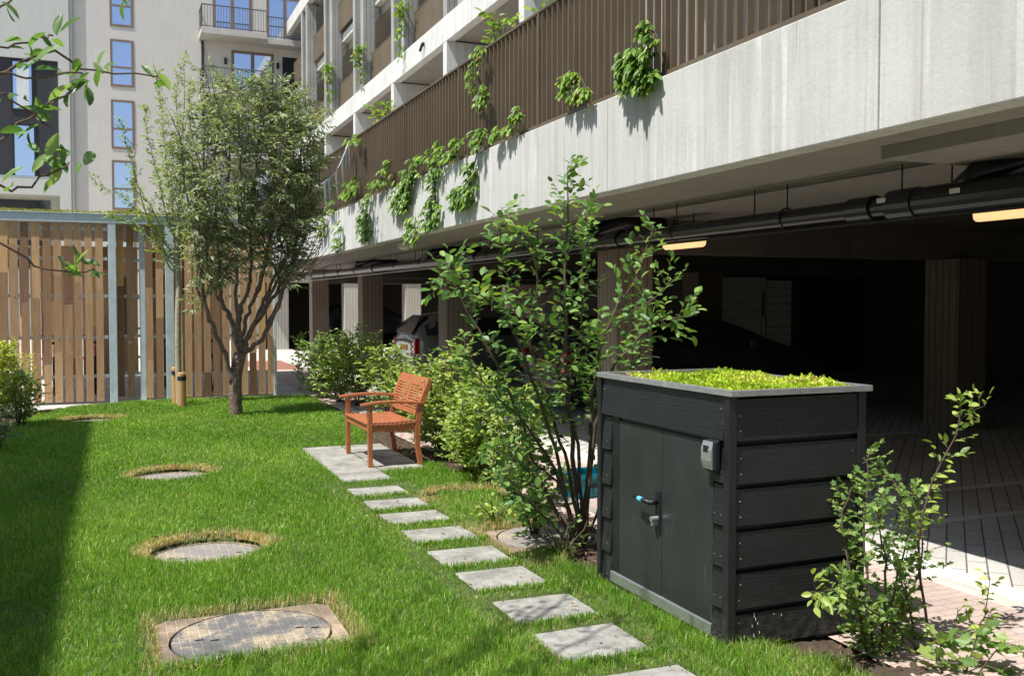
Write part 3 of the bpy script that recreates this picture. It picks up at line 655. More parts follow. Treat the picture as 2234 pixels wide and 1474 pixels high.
# ================================================================== SHED
def make_shed():
    root = empty('garden_shed', (3.1, 4.33, 0), 'low black timber utility shed with a planted roof and double doors', 'shed')
    X0, X1, Y0, Y1 = 2.62, 3.405, 3.70, 4.96
    m = MB(); m.box(X0 + 0.03, X1 - 0.02, Y0 + 0.035, Y1 - 0.02, 0.06, 1.19); m.build('carcass', 'black_timber', root)
    m = MB(); m.box(X0 + 0.01, X1 - 0.05, Y0 + 0.05, Y1 - 0.04, -0.06, 0.058); m.build('plinth', 'slab_concrete', root)
    m = MB(); m.box(X0 - 0.008, X0 + 0.028, 3.83, 4.83, 0.035, 0.095); m.build('threshold', 'aluminium', root, bevel=0.003)
    # lapped boards, bottom edge proud; open gaps added to blacken the lap shadows
    tops = [1.205, 0.985, 0.785, 0.585, 0.39, 0.195]; bots = [0.985, 0.785, 0.585, 0.39, 0.195, 0.015]
    m = MB()
    for t_, b_ in zip(tops, bots):
        j = R(-0.003, 0.003); o = R(0, 0.004)
        m.hexa([(X0 + 0.035, Y0 - 0.010 + o * .5, b_ + j), (X1 - 0.035, Y0 - 0.009 - o * .5, b_ + R(-.003, .003)), (X1 - 0.035, Y0 + 0.034, b_), (X0 + 0.035, Y0 + 0.034, b_),
                (X0 + 0.035, Y0 - 0.001, t_ - 0.028), (X1 - 0.035, Y0 - 0.001, t_ - 0.024), (X1 - 0.035, Y0 + 0.03, t_ - 0.024), (X0 + 0.035, Y0 + 0.03, t_ - 0.028)])
    m.build('side_cladding', 'black_timber', root, bevel=0.002)
    m = MB()
    m.hexa([(X0 - 0.016, Y0 + 0.03, 0.985), (X0 + 0.028, Y0 + 0.03, 0.985), (X0 + 0.028, Y1 - 0.03, 0.985), (X0 - 0.016, Y1 - 0.03, 0.985),
            (X0 + 0.002, Y0 + 0.03, 1.190), (X0 + 0.028, Y0 + 0.03, 1.190), (X0 + 0.028, Y1 - 0.03, 1.190), (X0 + 0.002, Y1 - 0.03, 1.190)])
    for ya, yb in ((Y0 + 0.03, 3.825), (4.83, Y1 - 0.03)):
        for t_, b_ in list(zip(tops, bots))[1:]:
            m.hexa([(X0 - 0.012, ya, b_), (X0 + 0.028, ya, b_), (X0 + 0.028, yb, b_), (X0 - 0.012, yb, b_),
                    (X0 + 0.006, ya, t_ - 0.012), (X0 + 0.028, ya, t_ - 0.012), (X0 + 0.028, yb, t_ - 0.012), (X0 + 0.006, yb, t_ - 0.012)])
    m.build('front_cladding', 'black_timber', root, bevel=0.002)
    m = MB(); m.box(X0 + 0.035, X1 - 0.035, Y1 - 0.02, Y1, 0.02, 1.16); m.box(X1 - 0.02, X1, Y0 + 0.03, Y1 - 0.03, 0.02, 1.16); m.build('rear_cladding', 'black_timber', root)
    for x, y in ((X0 + 0.005, Y0), (X1 - 0.02, Y0), (X0 + 0.005, Y1)):
        m = MB(); m.box(x - 0.017, x + 0.028, y - 0.014, y + 0.028, 0.0, 1.192); m.build('corner_post', 'black_timber', root, bevel=0.003)
    # roof: aluminium edge trim as a tray, substrate and plants
    m = MB(); z0, z1 = 1.194, 1.222; e = 0.022
    m.box(X0 - e, X0 - e + 0.03, Y0 - e - 0.02, Y1 + e, z0, z1); m.box(X1 + e - 0.03, X1 + e, Y0 - e - 0.02, Y1 + e, z0, z1)
    m.box(X0 - e + 0.03, X1 + e - 0.03, Y0 - e - 0.02, Y0 - e + 0.01, z0, z1); m.box(X0 - e + 0.03, X1 + e - 0.03, Y1 + e - 0.03, Y1 + e, z0, z1)
    m.build('roof_trim', 'aluminium', root, bevel=0.002)
    m = MB()
    for y in (4.1, 4.55): m.box(X0 - e - 0.0015, X0 - e + 0.005, y, y + 0.14, z0 + 0.001, z1 - 0.0012)
    m.box(2.98, 2.986, Y0 - e - 0.0225, Y0 - e - 0.01, z0 + 0.001, z1 + 0.001)
    m.build_each('trim_joint', 'steel', root)
    m = MB(); m.box(X0 - e + 0.031, X1 + e - 0.031, Y0 - e + 0.011, Y1 + e - 0.031, 1.1945, 1.2005); m.build('roof_substrate', 'soil', root)
    n = 9500
    x = rng.uniform(X0, X1 - 0.07, n); y = rng.uniform(Y0 - .01, Y1 - 0.16, n)
    hgt = 0.008 + 0.034 * (np.sin(x * 9 + y * 4) * 0.5 + 0.5) * (np.sin(y * 11 - x * 3) * 0.5 + 0.5) + 0.012 * (np.sin(x * 31 + y * 17))
    edge = np.minimum(np.minimum(x - X0, X1 - x), y - Y0); hgt = hgt * np.clip(edge / 0.08, 0.25, 1)
    z = 1.20 + np.clip(hgt, 0.003, 1) * rng.uniform(0.2, 1.15, n)
    k = rng.random(n) < np.where(y > Y1 - 0.35, 0.4, 1.0); x, y, z = x[k], y[k], z[k]; n = len(x)
    D = rng.normal(0, 1, (n, 3)); D[:, 2] = np.abs(D[:, 2]) + 0.4; N = rng.normal(0, 1, (n, 3)) + np.array([0, 0, 0.6])
    L = rng.uniform(0.010, 0.028, n)
    patch = np.clip(0.45 + 0.35 * np.sin(x * 6 + 2 * np.sin(y * 5)) + rng.normal(0, 0.18, n), 0, 1)
    leaves_mesh('sedum_planting', np.stack([x, y, z], 1), D, N, L, L * 0.6, 'sedum_leaf', root, 'oval', patch)
    # doors
    for ya, yb, nm in ((4.292, 4.75, 1), (3.832, 4.288, 0)):
        m = MB(); m.box(X0 + 0.004, X0 + 0.029, ya, yb, 0.10, 0.965); d = m.build('door', 'door_paint', root, bevel=0.002)
        if nm:
            m = MB(); yc = 4.325
            m.box(X0 - 0.006, X0 + 0.004, yc - 0.022, yc + 0.022, 0.415, 0.645); m.build('handle_plate', 'black_metal', d, bevel=0.006)
            m = MB(); m.tube([(X0 - 0.006, yc, 0.585), (X0 - 0.055, yc, 0.585)], 0.014, 10)
            m.tube([(X0 - 0.050, yc - 0.008, 0.585), (X0 - 0.055, yc + 0.08, 0.587), (X0 - 0.052, yc + 0.16, 0.592)], [0.013, 0.012, 0.010], 10)
            m.build('handle', 'black_metal', d, smooth=True)
            m = MB(); m.tube([(X0 - 0.056, yc + 0.065, 0.588), (X0 - 0.056, yc + 0.105, 0.589)], 0.0138, 10); m.build('handle_marker', 'lid_blue', d)
            m = MB(); m.tube([(X0 - 0.004, yc - 0.004, 0.50), (X0 - 0.045, yc - 0.004, 0.50)], 0.014, 12); m.box(X0 - 0.04, X0 - 0.004, yc - 0.012, yc + 0.004, 0.466, 0.492); m.build('lock_cylinder', 'aluminium', d)
    m = MB(); m.box(X0 + 0.004, X0 + 0.03, 4.752, 4.828, 0.10, 0.98); m.box(X0 + 0.014, X0 + 0.03, 3.832, 4.75, 0.966, 0.985); m.build('door_frame', 'black_metal', root)
    # card reader
    cr_y0, cr_y1, za, zb = 3.752, 3.845, 0.835, 0.985
    m = MB(); m.hexa([(X0 - 0.045, cr_y0, za + 0.01), (X0 - 0.012, cr_y0, za - 0.015), (X0 - 0.012, cr_y1, za - 0.015), (X0 - 0.045, cr_y1, za + 0.01),
                      (X0 - 0.045, cr_y0, zb - 0.01), (X0 - 0.012, cr_y0, zb), (X0 - 0.012, cr_y1, zb), (X0 - 0.045, cr_y1, zb - 0.01)])
    rd = m.build('card_reader', 'black_metal', root, bevel=0.006)
    m = MB(); m.prism([(X0 - 0.045, za + 0.008), (X0 - 0.058, za + 0.05), (X0 - 0.058, zb - 0.05), (X0 - 0.045, zb - 0.008)], cr_y0 + 0.012, cr_y1, 'y'); m.build('face_plate', 'aluminium', rd, bevel=0.002)
    m = MB(); m.box(X0 - 0.0595, X0 - 0.052, cr_y0 + 0.036, cr_y1 - 0.02, 0.925, 0.955); m.build('display', 'black_metal', rd)
    # screws
    m = MB()
    def scr(x, y, z, ax):
        if ax == 'x': m.tube([(x + 0.012, y, z), (x, y, z)], 0.0035, 8)
        else: m.tube([(x, y + 0.012, z), (x, y, z)], 0.0035, 8)
    for t_, b_ in zip(tops, bots):
        for x in (X0 + 0.06, X1 - 0.06):
            for f_ in (0.25, 0.65):
                zz = b_ + f_ * 0.18; yy = Y0 - 0.010 + 0.009 * f_ * 0.9; scr(x + R(-.006, .006), yy - 0.002, zz, 'y')
    for z in (1.13, 1.02): scr(X0 - 0.012, Y0 + 0.055, z, 'x'); scr(X0 - 0.012, Y1 - 0.055, z, 'x')
    for t_, b_ in list(zip(tops, bots))[1:]:
        for y in (Y0 + 0.05, 3.80, 4.87): scr(X0 - 0.010, y, b_ + 0.05, 'x')
    m.build('screw_heads', 'steel', root)
    # pale paint drips on the lowest side board
    m = MB()
    for (u, v_, l) in ((1645, 1335, .03), (1648, 1346, .018), (1652, 1356, .012), (1640, 1362, .012), (1655, 1375, .015), (1643, 1380, .02), (1622, 1385, .02), (1652, 1395, .01), (1628, 1404, .016), (1704, 1338, .012), (1688, 1337, .006)):
        p = gy(u, v_, Y0); f_ = (p[2] - 0.015) / 0.2; yy = Y0 - 0.0095 + 0.0095 * f_
        m.box(p[0] - 0.0015, p[0] + 0.001, yy - 0.001, yy + 0.004, p[2] - l * .8, p[2])
    m.build('paint_drips', 'white_line', root)
make_shed()

# ================================================================== CHAIR
def make_chair():
    root = empty('garden_chair', (2.55, 9.67, 0.016), 'red-brown slatted wooden armchair standing on the small slab patio', 'chair')
    YA, YB = 9.17, 10.17; w = 0.048
    Z0 = 0.016
    for y in (YA, YB - w):
        m = MB(); m.hexa([(2.29, y, Z0), (2.29 + w - .006, y, Z0), (2.29 + w - .006, y + w, Z0), (2.29, y + w, Z0), (2.283, y, 0.615), (2.283 + w, y, 0.615), (2.283 + w, y + w, 0.615), (2.283, y + w, 0.615)])
        m.build('leg', 'chair_wood', root, bevel=0.004)
        m = MB(); pr = [(2.80, Z0), (2.765, 0.22), (2.765, 0.44), (2.80, 0.62), (2.90, 0.86), (2.95, 0.85), (2.855, 0.60), (2.82, 0.44), (2.815, 0.22), (2.85, Z0)]
        for i in range(4):
            a, b, c, d = pr[i], pr[i + 1], pr[8 - i], pr[9 - i]
            m.hexa([(a[0], y, a[1]), (d[0], y, d[1]), (d[0], y + w, d[1]), (a[0], y + w, a[1]), (b[0], y, b[1]), (c[0], y, c[1]), (c[0], y + w, c[1]), (b[0], y + w, b[1])])
        m.build('leg', 'chair_wood', root, bevel=0.003)
        # arm: flat, rounded nose, slightly bowed upward
        m = MB(); n = 10; pts = []
        for i in range(n + 1):
            f_ = i / n; x = 2.215 + 0.64 * f_; z = 0.618 + 0.022 * math.sin(math.pi * min(1, f_ * 1.1)); hw = 0.034 + 0.008 * math.sin(math.pi * f_) - (0.016 if i == 0 else 0)
            pts.append((x, z, hw))
        yc = y + w / 2
        for i in range(n):
            (x0, z0, h0), (x1, z1, h1) = pts[i], pts[i + 1]
            m.hexa([(x0, yc - h0, z0), (x1, yc - h1, z1), (x1, yc + h1, z1), (x0, yc + h0, z0), (x0, yc - h0, z0 + .024), (x1, yc - h1, z1 + .024), (x1, yc + h1, z1 + .024), (x0, yc + h0, z0 + .024)])
        m.build('armrest', 'chair_wood', root, bevel=0.002)
        # side rail
    m = MB(); m.box(2.292, 2.32, YA + w, YB - w, 0.365, 0.432)
    for y in (YA + 0.008, YB - 0.036): m.box(2.328, 2.768, y, y + 0.028, 0.362, 0.425)
    m.box(2.768, 2.80, YA + w, YB - w, 0.365, 0.42); m.box(2.32, 2.768, (YA + YB) / 2 - .014, (YA + YB) / 2 + .014, 0.37, 0.412)
    m.build('seat_frame', 'chair_wood', root, bevel=0.003)
    m = MB(); n = 11
    for i in range(n):
        x = 2.272 + i * (0.505 / n); dz = 0.012 * math.sin(math.pi * i / (n - 1)) * -1
        m.box(x, x + 0.505 / n - 0.011, YA + (0.052 if i < 1 else -0.002) , YB - (0.052 if i < 1 else -0.002), 0.434 + dz, 0.452 + dz)
    m.build('seat', 'chair_wood', root, bevel=0.003)
    # back: top rail, bottom rail, centre stile and slats, all leaning back
    def bx(z): return np.interp(z, [0.5, 0.62, 0.86], [2.785, 2.802, 2.902])
    def rail(m, z0, z1, y0, y1, th=0.022, bow=0.0):
        a, b = bx(z0), bx(z1)
        m.hexa([(a, y0, z0), (a + th, y0, z0), (a + th, y1, z0), (a, y1, z0), (b, y0, z1), (b + th, y0, z1), (b + th, y1, z1), (b, y1, z1)])
    m = MB(); rail(m, 0.785, 0.872, YA + w * 0.4, YB - w * 0.4, 0.026); rail(m, 0.505, 0.556, YA + w, YB - w, 0.026)
    mid = (YA + YB) / 2; rail(m, 0.56, 0.784, mid - 0.035, mid + 0.035, 0.024)
    m.build('back_frame', 'chair_wood', root, bevel=0.003)
    m = MB()
    for i in range(8):
        z = 0.566 + i * 0.0275
        rail(m, z, z + 0.0165, YA + w, mid - 0.036, 0.016); rail(m, z, z + 0.0165, mid + 0.036, YB - w, 0.016)
    m.build('backrest', 'chair_wood', root, bevel=0.002)
make_chair()

# ================================================================== PARKING DECK (ground floor open car park with a garden deck on top)
XF, XC = 3.80, 5.20
ZB, ZT, ZR = 2.548, 3.307, 4.455
YE = 27.8
deck = empty('parking_deck', (10, 10, 0), 'open car park under a concrete deck with pale fascia and bronze railing', 'car park')
DECK_G = 'bays of the car park'
# fascia panels
seams = []
for u in (2234 + 900, 1910, 1325, 1054, 917, 820, 729, 660, 600, 565):
    seams.append(XF / 0.8532 * (2100 / (u - 246) - 0.3539))
seams = [-9.0, -3.2] + [s for s in seams if s > 0]
for i in range(len(seams) - 1):
    a, b = seams[i], min(seams[i + 1], YE); dz = R(-0.006, 0.006); dx = R(-0.006, 0.004)
    if b <= a: continue
    m = MB(); m.box(XF + dx, XF + 0.16, a + 0.006, b - 0.006, ZB + dz, ZT + dz * 0.3); m.build('fascia_panel', 'fascia_concrete', deck, bevel=0.008)
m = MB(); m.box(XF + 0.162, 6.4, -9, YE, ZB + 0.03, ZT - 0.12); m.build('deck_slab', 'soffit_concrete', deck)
m = MB(); m.box(6.4, 17, -9, YE, ZB + 0.03, ZT - 0.12); m.build('inner_slab', 'shaded_concrete', deck)  # same slab further in, toned down for the shaded depth
m = MB(); m.box(4.98, 5.06, -9, YE - 0.3, ZB - 0.004, ZB + 0.034); m.box(4.90, 4.93, -9, YE - 0.3, ZB + 0.012, ZB + 0.034)
m.build_each('soffit_rail', 'soffit_concrete', deck)
# thicker drop panel near the camera
m = MB(); m.box(4.35, 6.1, 2.0, 4.6, ZB - 0.05, ZB + 0.029); m.build('drop_panel', 'soffit_concrete', deck)
cols = []
for k in range(-2, 4):
    y = 9.5 + 5.91 * k
    m = MB(); m.box(XC, XC + 0.47, y, y + 0.45, -0.02, ZB + 0.03); c = m.build('column', 'ribbed_column', deck, bevel=0.006)
    m = MB(); m.box(XC + 0.47, 16.8, y + 0.03, y + 0.42, 2.20, ZB + 0.03); m.build('beam', 'shaded_concrete', deck)
for k in range(-1, 4):
    y = 9.2 + 5.91 * k
    m = MB(); m.box(10.0, 10.5, y, y + 0.55, -0.02, 2.199); m.build('column', 'ribbed_shaded', deck, bevel=0.006)
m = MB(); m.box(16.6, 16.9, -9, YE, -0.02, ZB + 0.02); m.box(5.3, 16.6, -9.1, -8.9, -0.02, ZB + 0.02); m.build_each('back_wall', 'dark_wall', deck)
# rear room with pale up-and-over door
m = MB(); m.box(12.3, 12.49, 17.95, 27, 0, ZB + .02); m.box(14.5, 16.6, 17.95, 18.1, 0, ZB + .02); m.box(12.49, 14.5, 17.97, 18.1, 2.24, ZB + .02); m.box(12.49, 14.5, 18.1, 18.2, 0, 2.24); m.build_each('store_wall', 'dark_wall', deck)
m = MB()
for i in range(12): m.box(12.5, 13.72, 18.03, 18.098, 0.02 + i * 0.183, 0.195 + i * 0.183)
for i in range(12): m.box(13.76, 14.45, 18.03, 18.098, 0.02 + i * 0.178, 0.19 + i * 0.178)
gd = m.build('garage_door', 'door_white', deck, bevel=0.003)
m = MB(); m.tube([(13.66, 18.0, 0.95), (13.66, 18.0, 1.3)], 0.015, 8); m.box(13.60, 13.68, 18.015, 18.03, 0.1, 1.9); m.build('door_handle', 'steel', gd)
# railing panels: flat bars on edge
pitch = 0.116; ppp = 20; y = -3.0; z0, z1 = ZT + 0.012, ZR
while y < YE - 0.5:
    L = min(pitch * ppp, YE - y); m = MB()
    nb = int(L / pitch)
    for i in range(nb):
        yy = y + i * pitch + 0.03; m.box(XF + 0.045, XF + 0.098, yy, yy + 0.017, z0 + 0.04, z1 - 0.035)
    m.box(XF + 0.035, XF + 0.128, y, y + L - 0.012, z1 - 0.034, z1 - 0.012)
    m.box(XF + 0.035, XF + 0.128, y, y + L - 0.012, z0 + 0.004, z0 + 0.035)
    m.box(XF + 0.03, XF + 0.135, y + L - 0.03, y + L - 0.006, z0 - 0.005, z1 - 0.036)
    m.build('railing_panel', 'bronze', deck); y += L
# deck floor top and planters
m = MB(); m.box(XF + 0.17, 8.9, -9, YE, ZT - 0.118, ZT - 0.10); m.build('deck_floor', 'pale_pavers', deck)

# drain pipe under the deck
PX = 4.95
dp = empty('drain_pipe', (PX, 10, 2.27), 'long black drain pipe hung on rods under the deck soffit', 'pipe')
m = MB(); pts = [(PX, -2, 2.29), (PX, 4.9, 2.29), (PX, 4.95, 2.285), (PX, 14, 2.30), (PX, 26.5, 2.37)]
m.tube([pts[0], pts[1]], 0.098, 20); m.tube(pts[2:], 0.073, 20); m.build('pipe_run', 'pipe_black', dp, smooth=False)
m = MB()
for yy in (4.95, 5.35, 9.0, 13.3, 19.3): m.tube([(PX, yy - 0.07, 2.287 + max(0, yy - 5) * 0.0035), (PX, yy + 0.16, 2.287 + max(0, yy - 5) * 0.0035)], 0.09 if yy > 5.2 else 0.108, 20)
m.build_each('pipe_socket', 'pipe_black', dp)
m = MB()
for yy, zz in ((4.6, 2.30), (9.9, 2.30), (15.8, 2.32), (21, 2.34)):
    m.tube([(PX, yy, zz), (PX + 0.05, yy - 0.15, zz + 0.14), (PX + 0.25, yy - 0.45, zz + 0.2), (PX + 0.8, yy - 0.5, zz + 0.2)], [0.075, 0.08, 0.085, 0.085], 14)
m.build_each('branch_pipe', 'pipe_black', dp, smooth=True)
m = MB(); m.tube([(PX - 0.02, -2, 2.175), (PX - 0.02, 26, 2.235)], 0.013, 8); m.build('cable_conduit', 'pipe_black', dp)
m = MB()
yy = 3.0
while yy < 26:
    for d in (0, 0.42):
        m.tube([(PX, yy + d, 2.3), (PX, yy + d, ZB + 0.03)], 0.006, 5)
    m.tube([(PX + 0.079 * math.cos(a), yy, 2.29 + max(0, yy - 5) * .0035 + 0.079 * math.sin(a)) for a in np.linspace(0, 2 * math.pi, 20)], 0.007, 5, cap=False)
    yy += 1.62
m.build_each('hanger_rod', 'black_metal', dp)
m = MB()
for yy, s in ((5.12, 1), (4.5, 1)): m.box(PX - 0.112, PX - 0.10, yy - 0.035, yy + 0.035, 2.305, 2.335)
m.build_each('pipe_sticker', 'white_line', dp)

# tube lamps
for xx, yy, ll, zz, lab in ((7.5, 5.45, 1.25, 2.385, 'lit tube lamp under the deck at the right edge, beside the thick pipe'), (5.72, 8.6, .68, 2.215, 'small lit tube lamp under the deck beside the near column')):
    r0 = empty('tube_lamp', (xx, yy + .6, zz), lab, 'ceiling lamp', 'tube lamps under the deck')
    m = MB(); m.box(xx - .08, xx + .08, yy, yy + ll, zz + .07, zz + .14); m.build('lamp_housing', 'door_white', r0, bevel=0.01)
    m = MB(); m.tube([(xx, yy + .15, zz + .139), (xx, yy + .15, ZB + .031)], .008, 6); m.tube([(xx, yy + ll - .15, zz + .139), (xx, yy + ll - .15, ZB + .031)], .008, 6); m.build_each('hanger_rod', 'black_metal', r0)
    m = MB(); m.prism([(xx - .07, zz + .069), (xx - .06, zz + .02), (xx - .03, zz), (xx + .03, zz), (xx + .06, zz + .02), (xx + .07, zz + .069)], yy + 0.01, yy + ll - 0.01, 'y'); m.build('lamp_cover', 'lamp_tube', r0, bevel=0.005)
t_ = empty('cable_tray', (7.9, 5, 2.4), 'pale metal box under the deck below the right lamp', 'junction box')
m = MB(); m.box(7.9, 8.3, 4.6, 6.35, 2.33, 2.57); m.build('tray_body', 'door_white', t_, bevel=0.01)

# small dome sensor and camera-like lamp
sm = empty('dome_lamp', (4.35, 15.0, ZB), 'small pale dome lamp on the deck soffit above the vines', 'dome lamp')
m = MB(); m.tube([(4.35, 15.0, ZB + 0.03), (4.35, 15.0, ZB - 0.03), (4.35, 15.0, ZB - 0.07)], [0.11, 0.11, 0.05], 20); m.build('dome_body', 'door_white', sm)

# ================================================================== UPPER RESIDENTIAL FACADE ON THE DECK
XU = 8.6
flats = empty('gallery_flats', (12, 25, 3.3), 'concrete flats with vertical fins and bronze balcony rails above the deck', 'apartment building')
m = MB(); m.box(11.6, 20, -10, 51.5, ZB + 0.031, 19.5); m.build('rear_wall', 'brown_wall', flats)
floors = [(8.85, 9.55), (12.2, 12.9), (15.65, 16.3)]
ends = 51.6
for i, (a, b) in enumerate(floors):
    m = MB()
    if i in (0, 2): m.box(XU, XU + 0.25, -10, ends, a, b)
    else: m.box(XU + 0.47, XU + 0.72, -10, ends, a + .35, b)
    m.build('fascia_band', 'fascia_concrete', flats, bevel=0.01)
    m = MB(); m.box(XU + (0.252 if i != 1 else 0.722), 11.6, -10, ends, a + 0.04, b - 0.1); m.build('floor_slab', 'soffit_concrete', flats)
ya = [9.2 + 5.42 * k for k in range(-3, 9)]
for k, y0 in enumerate(ya):
    if y0 > 51: continue
    for a, b in ((y0, y0 + 0.30), (y0 - 1.32, y0 - 0.90)):
        m = MB(); m.box(XU + 0.012, XU + 0.46, a, b, 9.552, 15.648); m.build('fin', 'ribbed_concrete', flats, bevel=0.01)
    # cross wall under the first band
    m = MB(); m.box(XU + 0.01, 11.6, y0, y0 + 0.32, ZT - 0.1, 8.848); m.build('cross_wall', 'fascia_concrete', flats)
    for zf in (9.57, 12.92):
        m = MB(); y_a, y_b = y0 + 0.32, y0 + 5.42 - 1.34
        m.box(XU + 0.30, XU + 0.36, y_a, y_b, zf + 1.17, zf + 1.20)
        yy = y_a
        while yy < y_b: m.box(XU + 0.31, XU + 0.35, yy, yy + 0.088, zf + 0.02, zf + 1.168); yy += 0.102
        if XU: m.build('balcony_rail', 'bronze', flats)
        # recessed dark glazing
        m = MB(); m.box(11.52, 11.598, y_a + 0.4, y_b - 0.5, zf + 0.1, zf + 2.3); m.build('window', 'dark_glass', flats)
m = MB()
for y0 in ya: m.box(11.5, 11.6, y0 + 0.8, y0 + 4.6, 6.0, 8.3)
m.build_each('window', 'dark_glass', flats)
fl = MB(); p = gx(925, 98, XU - 0.01)
fl.box(p[0] - 0.06, p[0], p[1] - 0.05, p[1] + 0.05, p[2] - 0.04, p[2] + 0.06); fl.tube([(p[0] - .05, p[1], p[2] + .02), (p[0] - .12, p[1] + .03, p[2] - .2)], 0.045, 8)
fl.build('floodlight', 'black_metal', flats, bevel=0.01)

# ================================================================== END BUILDING (faces the camera)
YN = 52.0
eb = empty('end_apartment_block', (5, 57, 0), 'beige rendered apartment block with a column of narrow brown windows', 'apartment building')
xL = gy(163, 450, YN)[0]
m = MB(); m.box(xL, 12, YN, 64, 0, 24); m.build('wall', 'render_wall', eb)
def window(parent, x0, x1, z0, z1, y, split=None, fr='bronze_frame', glass='window_glass', t=0.11, depth=0.1):
    m = MB(); a, b = y - 0.03, y + depth
    m.box(x0, x0 + t, a, b, z0, z1); m.box(x1 - t, x1, a, b, z0, z1); m.box(x0 + t, x1 - t, a, b, z0, z0 + t); m.box(x0 + t, x1 - t, a, b, z1 - t, z1)
    if split:
        for (k, q) in split:
            if k == 'h': m.box(x0 + t, x1 - t, a + .004, b, q - 0.05, q + 0.05)
            else: m.box(q - 0.09, q + 0.09, a + .004, b, z0 + t, z1 - t)
    w_ = m.build('window', fr, parent)
    m = MB(); m.box(x0 + t * .8, x1 - t * .8, y - 0.012, y + 0.0, z0 + t * .8, z1 - t * .8); m.build('pane', glass, w_)
    return w_
for (zt, zb, sp) in ((17.3, 14.95, None), (14.73, 12.3, 13.25), (11.70, 9.2, 10.05), (8.72, 6.2, 7.15), (5.7, 3.2, None), (20.2, 17.9, None)):
    pass
for v0, v1, sp in ((-55, 62, 14), (85, 192, 148), (217, 327, 282), (349, 459, 412), (481, 590, 540)):
    p0 = gy(240, v0, YN); p1 = gy(292, v1, YN)
    x0 = 0.06; x1 = 1.14
    window(eb, x0, x1, p1[2], p0[2], YN, [('h', gy(266, sp, YN)[2])])
def bars(m, x0, x1, y, z0, z1, st=0.13, r=0.010):
    x = x0
    while x <= x1: m.box(x - r, x + r, y - r, y + r, z0, z1); x += st
    m.box(x0, x1, y - 0.03, y + 0.03, z1, z1 + 0.05); m.box(x0, x1, y - 0.02, y + 0.02, z0 + 0.06, z0 + 0.1)
for i, zs in enumerate((15.35, 12.30, 9.25, 6.2)):
    # two stepped projecting slabs
    m = MB(); m.box(4.25, 7.45, YN - 1.5, YN, zs - 0.30, zs); m.box(7.45, 10.5, YN - 0.9, YN, zs - 0.36, zs - 0.05)
    bl = m.build('balcony', 'balcony_concrete', eb, bevel=0.01)
    m = MB(); bars(m, 4.3, 7.42, YN - 1.45, zs, zs + 1.1); bars(m, 7.5, 10.4, YN - 0.85, zs - 0.04, zs + 1.0)
    y = YN - 1.45
    while y < YN: m.box(4.29, 4.318, y - 0.010, y + 0.010, zs, zs + 1.1); y += 0.13
    m.box(4.27, 4.33, YN - 1.45, YN, zs + 1.1, zs + 1.15)
    m.build('balcony_railing', 'rail_grey', bl)
    if i == 0:
        window(eb, 4.95, 6.9, zs + 0.05, zs + 2.35, YN, [('v', 5.92)], t=.14); window(eb, 7.65, 9.7, zs + 0.0, zs + 2.35, YN, [('v', 8.6)], t=.14)
    else:
        window(eb, 5.85, 8.0, zs + 0.05, zs + 2.4, YN, [('v', 6.92)], t=.14)
        m = MB(); m.box(8.45, 9.3, YN - 0.02, YN, zs, zs + 2.3); m.build('door', 'black_metal', eb)
        m = MB()
        for x in (5.55, 8.2): m.box(x - 0.06, x + 0.06, YN - 0.14, YN, zs + 1.65, zs + 1.95)
        m.build_each('wall_lamp', 'black_metal', eb)
m = MB(); m.tube([(4.42, YN - 0.08, 0), (4.42, YN - 0.08, 15.0)], 0.06, 8); m.build('downpipe', 'black_metal', eb)

# left block with dark panel
YL = 51.75
lb = empty('left_apartment_block', (-6, 56, 0), 'grey-green rendered block with a dark cladding panel at the left edge', 'apartment building')
xr = gy(152, 200, YL)[0]
def q(u, v): return gy(u, v, YL)
pz0, pz1 = q(127, 392)[2], q(60, 128)[2]; px1 = q(127, 200)[0]; oz0, oz1 = q(60, 500)[2], q(60, 424)[2]
m = MB()
m.box(-16, xr, YL, 62, pz1, 24)            # above the panel
m.box(px1, xr, YL, 62, 0, pz1)             # pier at the right
m.box(xr, xL + .01, YL + .1, 62, 0, 24)
m.box(-16, px1, YL, 62, oz1, pz0)          # band under the panel
m.box(-16, px1, YL + 1.6, 62, 0, oz1)
m.build('wall', 'render_cool', lb)
m = MB(); m.box(-16, px1, YL + 0.12, 61.9, pz0, pz1); m.build('cladding_panel', 'dark_cladding', lb)
m = MB(); m.box(-16, px1 - 0.01, YL + 0.02, YL + 0.12, pz0 + 0.01, pz0 + 0.12); m.build('panel_sill', 'aluminium', lb)
for ua, ub, va, vb, gl in ((22, 74, 128, 243, 'curtain'), (26, 80, 268, 388, 'window_glass')):
    a = q(ua, va); b = q(ub, vb)
    w_ = window(lb, a[0], b[0], b[2], a[2], YL + 0.10, None, 'black_metal', 'window_glass', t=.09)
    if gl == 'curtain':
        m = MB(); m.box(a[0] + .25, b[0] - .2, YL + 0.075, YL + 0.085, b[2] + 0.15, a[2] - 0.4); m.build('curtain', 'curtain', w_)
a = q(-40, 428); b = q(106, 470)
m = MB(); m.box(a[0] - 6, b[0], YL + 1.55, YL + 1.6, 3.3, oz1 - 0.12); m.build('window', 'dark_glass', lb)

